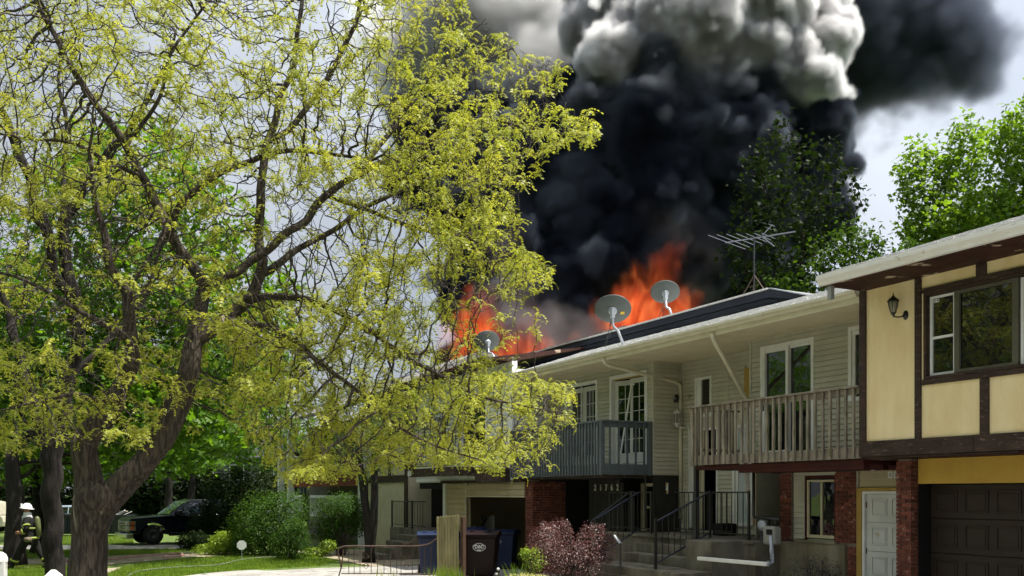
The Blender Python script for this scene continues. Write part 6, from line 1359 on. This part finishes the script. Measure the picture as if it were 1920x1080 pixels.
# ------------------------------------------------------------------ lawn blades
LAWNS = [[(200, 1078), (232, 1064), (330, 1049), (425, 1044), (450, 1040), (560, 1040), (640, 1052), (600, 1062), (470, 1069), (380, 1076), (300, 1086), (190, 1090)],
         [(120, 1043), (215, 1042), (330, 1036), (372, 1030), (120, 1033)], [(-40, 1048), (40, 1046), (215, 1043), (215, 1033), (-40, 1033)], [(-60, 1100), (140, 1100), (150, 1068), (100, 1058), (-60, 1068)], [(110, 1022), (250, 1021), (250, 1006), (110, 1006)]]
GP = []
for poly, n in zip(LAWNS, (26000, 5000, 5000, 12000, 3500)):
    xs = [p[0] for p in poly]; ys = [p[1] for p in poly]; k = 0
    while k < n:
        x = rng.uniform(min(xs), max(xs), n); y = rng.uniform(min(ys), max(ys), n); ok = inpoly(x, y, poly); Yd = EYE * FPX / (y[ok] - 925)
        GP.append(np.stack([(x[ok] - 960) / FPX * Yd, Yd, np.zeros(ok.sum())], 1)); k += ok.sum()
GP = np.concatenate(GP); n = len(GP); zd = unit(n) * .45 + np.array([0, 0, 1.0])
go = bpy.data.objects.new('grass', scatter('grass', [(-.014, 0, 0), (.014, 0, 0), (.0, .02, 1.0)], [(0, 1, 2)], GP, rot_from(zd, rng.uniform(0, 2 * PI, n)), rng.uniform(.045, .10, n), L_GRASS)); C.objects.link(go)
# blades: width stays proportionate to height
go.data.vertices.foreach_get('co', buf := np.zeros(len(go.data.vertices) * 3, np.float32)); bv = buf.reshape(-1, 3, 3); mid = (bv[:, 0] + bv[:, 1]) / 2
d = bv[:, 1] - bv[:, 0]; bv[:, 0] = mid - d * 4; bv[:, 1] = mid + d * 4; go.data.vertices.foreach_set('co', bv.ravel()); go.data.update()
tag(go, 'sunlit green lawn grass left of the driveway', 'grass', kind='stuff')

# ------------------------------------------------------------------ smoke and fire
def volume(name, puffs, dens, edge, amps, vox, shader, blend=.8, stretch=1.0, puff_out=.75, label=None, cat='smoke'):
    ng = bpy.data.node_groups.new(name, 'GeometryNodeTree'); ng.interface.new_socket('Geometry', in_out='OUTPUT', socket_type='NodeSocketGeometry')
    N, L = ng.nodes, ng.links; pos = N.new('GeometryNodeInputPosition').outputs[0]
    def ma(op, a, b=None, c=None):
        n = N.new('ShaderNodeMath'); n.operation = op
        for i, v in enumerate((a, b, c)):
            if v is None: continue
            if hasattr(v, 'links'): L.new(v, n.inputs[i])
            else: n.inputs[i].default_value = v
        return n.outputs[0]
    cur = None
    for p, r in puffs:
        d = N.new('ShaderNodeVectorMath'); d.operation = 'DISTANCE'; L.new(pos, d.inputs[0]); d.inputs[1].default_value = p
        s = ma('SUBTRACT', d.outputs['Value'], r); cur = s if cur is None else ma('SMOOTH_MIN', cur, s, blend)
    sp = N.new('ShaderNodeVectorMath'); sp.operation = 'MULTIPLY'; L.new(pos, sp.inputs[0]); sp.inputs[1].default_value = (1, 1, stretch)
    for k, (sca_, a) in enumerate(amps):
        v = N.new('ShaderNodeTexVoronoi'); v.feature = 'SMOOTH_F1'; v.inputs['Scale'].default_value = sca_; v.inputs['Smoothness'].default_value = .3
        nz = N.new('ShaderNodeTexNoise'); nz.inputs['Scale'].default_value = sca_ * .9; nz.inputs['Detail'].default_value = 2; L.new(sp.outputs[0], nz.inputs['Vector'])
        mx = N.new('ShaderNodeVectorMath'); mx.operation = 'SCALE'; L.new(nz.outputs['Color'], mx.inputs[0]); mx.inputs['Scale'].default_value = .7 / sca_
        ad = N.new('ShaderNodeVectorMath'); ad.operation = 'ADD'; L.new(sp.outputs[0], ad.inputs[0]); L.new(mx.outputs[0], ad.inputs[1]); L.new(ad.outputs[0], v.inputs['Vector'])
        cur = ma('SUBTRACT', ma('MULTIPLY_ADD', v.outputs['Distance'], a, cur), a * puff_out)
    n = ma('MULTIPLY', ma('MINIMUM', ma('MAXIMUM', ma('DIVIDE', cur, -edge), 0.0), 1.0), dens)
    vc = N.new('GeometryNodeVolumeCube'); L.new(n, vc.inputs['Density'])
    mn_ = [min(p[i] - r for p, r in puffs) - 1.2 for i in range(3)]; mx_ = [max(p[i] + r for p, r in puffs) + 1.2 for i in range(3)]
    vc.inputs['Min'].default_value = mn_; vc.inputs['Max'].default_value = mx_
    for i, k in enumerate('XYZ'): vc.inputs['Resolution ' + k].default_value = int((mx_[i] - mn_[i]) / vox)
    m = bpy.data.materials.new(name); m.use_nodes = True; t = m.node_tree; t.nodes.clear()
    o = t.nodes.new('ShaderNodeOutputMaterial'); pv = t.nodes.new('ShaderNodeVolumePrincipled'); t.links.new(pv.outputs[0], o.inputs['Volume']); pv.inputs['Density'].default_value = 1
    shader(t, pv)
    sm = N.new('GeometryNodeSetMaterial'); L.new(vc.outputs[0], sm.inputs[0]); sm.inputs['Material'].default_value = m
    out = N.new('NodeGroupOutput'); L.new(sm.outputs[0], out.inputs[0])
    me = bpy.data.meshes.new(name); ob = bpy.data.objects.new(name, me); C.objects.link(ob); me.materials.append(m)
    md = ob.modifiers.new('volume', 'NODES'); md.node_group = ng
    tag(ob, label, cat, kind='stuff'); return ob
def smoke_shader(col, an, col2=None, sc3=.28):                  # soot content varies through the plume in patches
    def f(t, pv):
        pv.inputs['Anisotropy'].default_value = an; pv.inputs['Color'].default_value = (*col, 1)
        if col2:
            geo = t.nodes.new('ShaderNodeNewGeometry'); nz = t.nodes.new('ShaderNodeTexNoise'); nz.inputs['Scale'].default_value = sc3; nz.inputs['Detail'].default_value = 2; t.links.new(geo.outputs['Position'], nz.inputs['Vector'])
            mr = t.nodes.new('ShaderNodeMapRange'); mr.inputs['From Min'].default_value = .42; mr.inputs['From Max'].default_value = .60; t.links.new(nz.outputs['Fac'], mr.inputs['Value'])
            mx = t.nodes.new('ShaderNodeMix'); mx.data_type = 'RGBA'; mx.inputs['A'].default_value = (*col, 1); mx.inputs['B'].default_value = (*col2, 1); t.links.new(mr.outputs[0], mx.inputs['Factor']); t.links.new(mx.outputs['Result'], pv.inputs['Color'])
    return f
def fire_shader(k):
    def f(t, pv):
        pv.inputs['Color'].default_value = (.3, .08, .03, 1); pv.inputs['Density'].default_value = .8
        at_ = t.nodes.new('ShaderNodeAttribute'); at_.attribute_name = 'density'
        geo = t.nodes.new('ShaderNodeNewGeometry'); nz = t.nodes.new('ShaderNodeTexNoise'); nz.inputs['Scale'].default_value = 1.1; nz.inputs['Detail'].default_value = 8; nz.inputs['Distortion'].default_value = 1.6
        mp_ = t.nodes.new('ShaderNodeMapping'); mp_.inputs['Scale'].default_value = (1.2, 1.2, .6); t.links.new(geo.outputs['Position'], mp_.inputs[0]); t.links.new(mp_.outputs[0], nz.inputs['Vector'])
        mr = t.nodes.new('ShaderNodeMapRange'); mr.inputs['From Min'].default_value = .42; mr.inputs['From Max'].default_value = .66; t.links.new(nz.outputs['Fac'], mr.inputs['Value'])
        cr_ = t.nodes.new('ShaderNodeValToRGB'); e = cr_.color_ramp.elements; e[0].position = 0; e[0].color = (.45, .02, .004, 1); e[1].position = 1; e[1].color = (1, .34, .09, 1); x = cr_.color_ramp.elements.new(.5); x.color = (.85, .075, .014, 1)
        t.links.new(mr.outputs[0], cr_.inputs[0]); t.links.new(cr_.outputs[0], pv.inputs['Emission Color'])
        m1 = t.nodes.new('ShaderNodeMath'); m1.operation = 'MULTIPLY_ADD'; m1.inputs[1].default_value = k; m1.inputs[2].default_value = k * .06; t.links.new(mr.outputs[0], m1.inputs[0])
        m2 = t.nodes.new('ShaderNodeMath'); m2.operation = 'MULTIPLY'; t.links.new(m1.outputs[0], m2.inputs[0]); t.links.new(at_.outputs['Fac'], m2.inputs[1]); t.links.new(m2.outputs[0], pv.inputs['Emission Strength'])
    return f
def PF(px, py, Y, r): return (tuple(at(px, py, Y)), r / FPX * Y)
DARK = [PF(960, 660, 42, 75), PF(1060, 580, 43, 125), PF(1180, 530, 43, 130), PF(1090, 440, 44, 135), PF(1230, 420, 44, 150), PF(1350, 460, 45, 120), PF(1300, 330, 45, 185), PF(1140, 320, 45, 145), PF(1430, 350, 46, 120), PF(1370, 540, 46, 90),
 PF(1440, 235, 44, 100), PF(1400, 200, 43.5, 100), PF(1230, 230, 43, 110), PF(1080, 380, 44, 100), PF(1478, 300, 48, 62), PF(1465, 395, 49, 60), PF(1000, 470, 46, 90), PF(930, 560, 46, 75), PF(1330, 130, 46, 130), PF(1180, 230, 44, 80)]
DARK += [PF(850, 260, 50, 70), PF(830, 330, 50, 60), PF(900, 400, 49, 70), PF(900, 330, 49, 70)]
volume('smoke', DARK, 7.0, .45, ((.33, 2.4), (.9, .95), (2.1, .42), (4.6, .16)), .125, smoke_shader((.035, .042, .06), .25, (.13, .15, .19)), label='billowing black smoke column rising from the burning roofs', cat='smoke')
CREST = [PF(1455, 120, 42.6, 80), PF(1480, 60, 43, 68), PF(1420, 70, 42.4, 90), PF(1350, 60, 42, 100), PF(1270, 70, 41.8, 90), PF(1200, 90, 41.8, 66), PF(1160, 150, 42.6, 42), PF(1300, -20, 43, 120), PF(1180, 30, 43, 80), PF(1400, -10, 43, 100), PF(1490, 170, 43.2, 40)]  # top of the column; its sunlit look is a paler smoke colour
MID = [PF(1400, 190, 42.6, 58), PF(1330, 170, 42.2, 66), PF(1250, 165, 42, 62), PF(1190, 200, 42.4, 60), PF(1462, 195, 43.4, 44), PF(1150, 250, 43.0, 46), PF(1185, 150, 42.2, 46), PF(1130, 200, 43, 36), PF(1290, 225, 42.8, 50), PF(1120, 330, 44, 44)]  # mid tone grading the painted sunlit crest into the dark body
volume('smoke', MID, 5.0, .5, ((.36, 2.2), (.9, 1.0), (2.1, .42), (4.6, .16)), .125, smoke_shader((.22, .23, .27), .25, (.75, .75, .78), .35), label='grey rolls of smoke between the pale crest and the black column', cat='smoke')
volume('smoke_crest', CREST, 8.0, .5, ((.36, 2.2), (.9, 1.0), (2.1, .42), (4.6, .16)), .12, smoke_shader((.975, .975, .98), .4, (.80, .79, .80)), label='pale billowing crest of smoke with sunlit brightness put into its colour, on top of the black column', cat='smoke')
DRIFT = [PF(1610, 30, 56, 150), PF(1710, 50, 56, 120), PF(1690, 130, 56, 80), PF(1790, 110, 56, 58), PF(1850, 95, 56, 42), PF(1730, 180, 56, 40), PF(1600, 150, 56, 75), PF(1600, -60, 56, 150), PF(1760, -40, 56, 90), PF(1560, 220, 56, 50)]
volume('drifting_smoke', DRIFT, 1.6, 2.4, ((.20, 3.2), (.55, 2.2), (1.4, 1.0)), .24, smoke_shader((.12, .14, .19), .3), puff_out=.62, label='thinner dark smoke drifting off to the right across the sky', cat='smoke')
PALE = [PF(890, 30, 52, 110), PF(980, 80, 52, 120), PF(1070, 170, 50, 112), PF(1075, 270, 49, 84), PF(1110, 60, 52, 110), PF(960, -60, 54, 120), PF(800, 120, 54, 80), PF(840, 230, 54, 80), PF(740, 60, 56, 60), PF(1010, 350, 50, 60)]
volume('pale_smoke', PALE, 1.6, 1.0, ((.3, 2.6), (.8, 1.1), (1.9, .4)), .2, smoke_shader((.985, .985, .985), .55), label='pale grey smoke behind the upper branches left of the black column', cat='smoke')
GREY = [PF(965, 560, 39.5, 45), PF(1010, 610, 38.5, 42), PF(960, 470, 40, 30), PF(1090, 645, 36.8, 30), PF(1140, 635, 36.8, 24), PF(1050, 655, 36.6, 24), PF(960, 615, 36.8, 26), PF(930, 560, 39, 28), PF(1240, 430, 40.3, 45), PF(1290, 460, 40.5, 40), PF(1300, 530, 40.5, 36), PF(1285, 550, 36.2, 14)]
volume('grey_smoke', GREY, 1.0, 1.1, ((.6, 1.2), (1.6, .55), (3.6, .25)), .12, smoke_shader((.15, .135, .14), .2, (.30, .28, .29), .8), label='wisps of grey smoke curling low over the burning roof edge', cat='smoke')
FIRE = [PF(1222, 625, 37, 44), PF(1205, 590, 37.2, 30), PF(1235, 580, 37.3, 20), PF(1180, 620, 37, 26), PF(1262, 600, 37, 18)]
FIRE3 = [PF(1240, 492, 39.2, 18), PF(1264, 464, 39.2, 15), PF(1212, 500, 39.4, 10), PF(1232, 525, 39, 14), PF(1160, 480, 40, 6)]
volume('fire', FIRE3, .9, 1.0, ((.8, 1.0), (2.0, .5)), .12, fire_shader(.6), .5, .55, .75, 'dull red flame tongue inside the dark smoke above the small dish', 'fire')
volume('fire', FIRE, 1.0, 1.1, ((.7, 1.5), (1.7, .8), (3.6, .3)), .11, fire_shader(1.15), .5, .55, .75, 'tall orange flames behind the two satellite dishes', 'fire')
FIRE2 = [PF(975, 650, 38, 28), PF(1000, 672, 37.5, 26), PF(905, 612, 39, 30), PF(890, 645, 38.5, 32), PF(940, 680, 38, 30), PF(1060, 664, 37.6, 12)]
volume('fire', FIRE2, 1.0, 1.1, ((.7, 1.4), (1.7, .8), (3.6, .3)), .11, fire_shader(1.05), .5, .6, .75, 'orange-red flames along the charred roof end by the branches', 'fire')
print('objects', len(bpy.data.objects), flush=True)
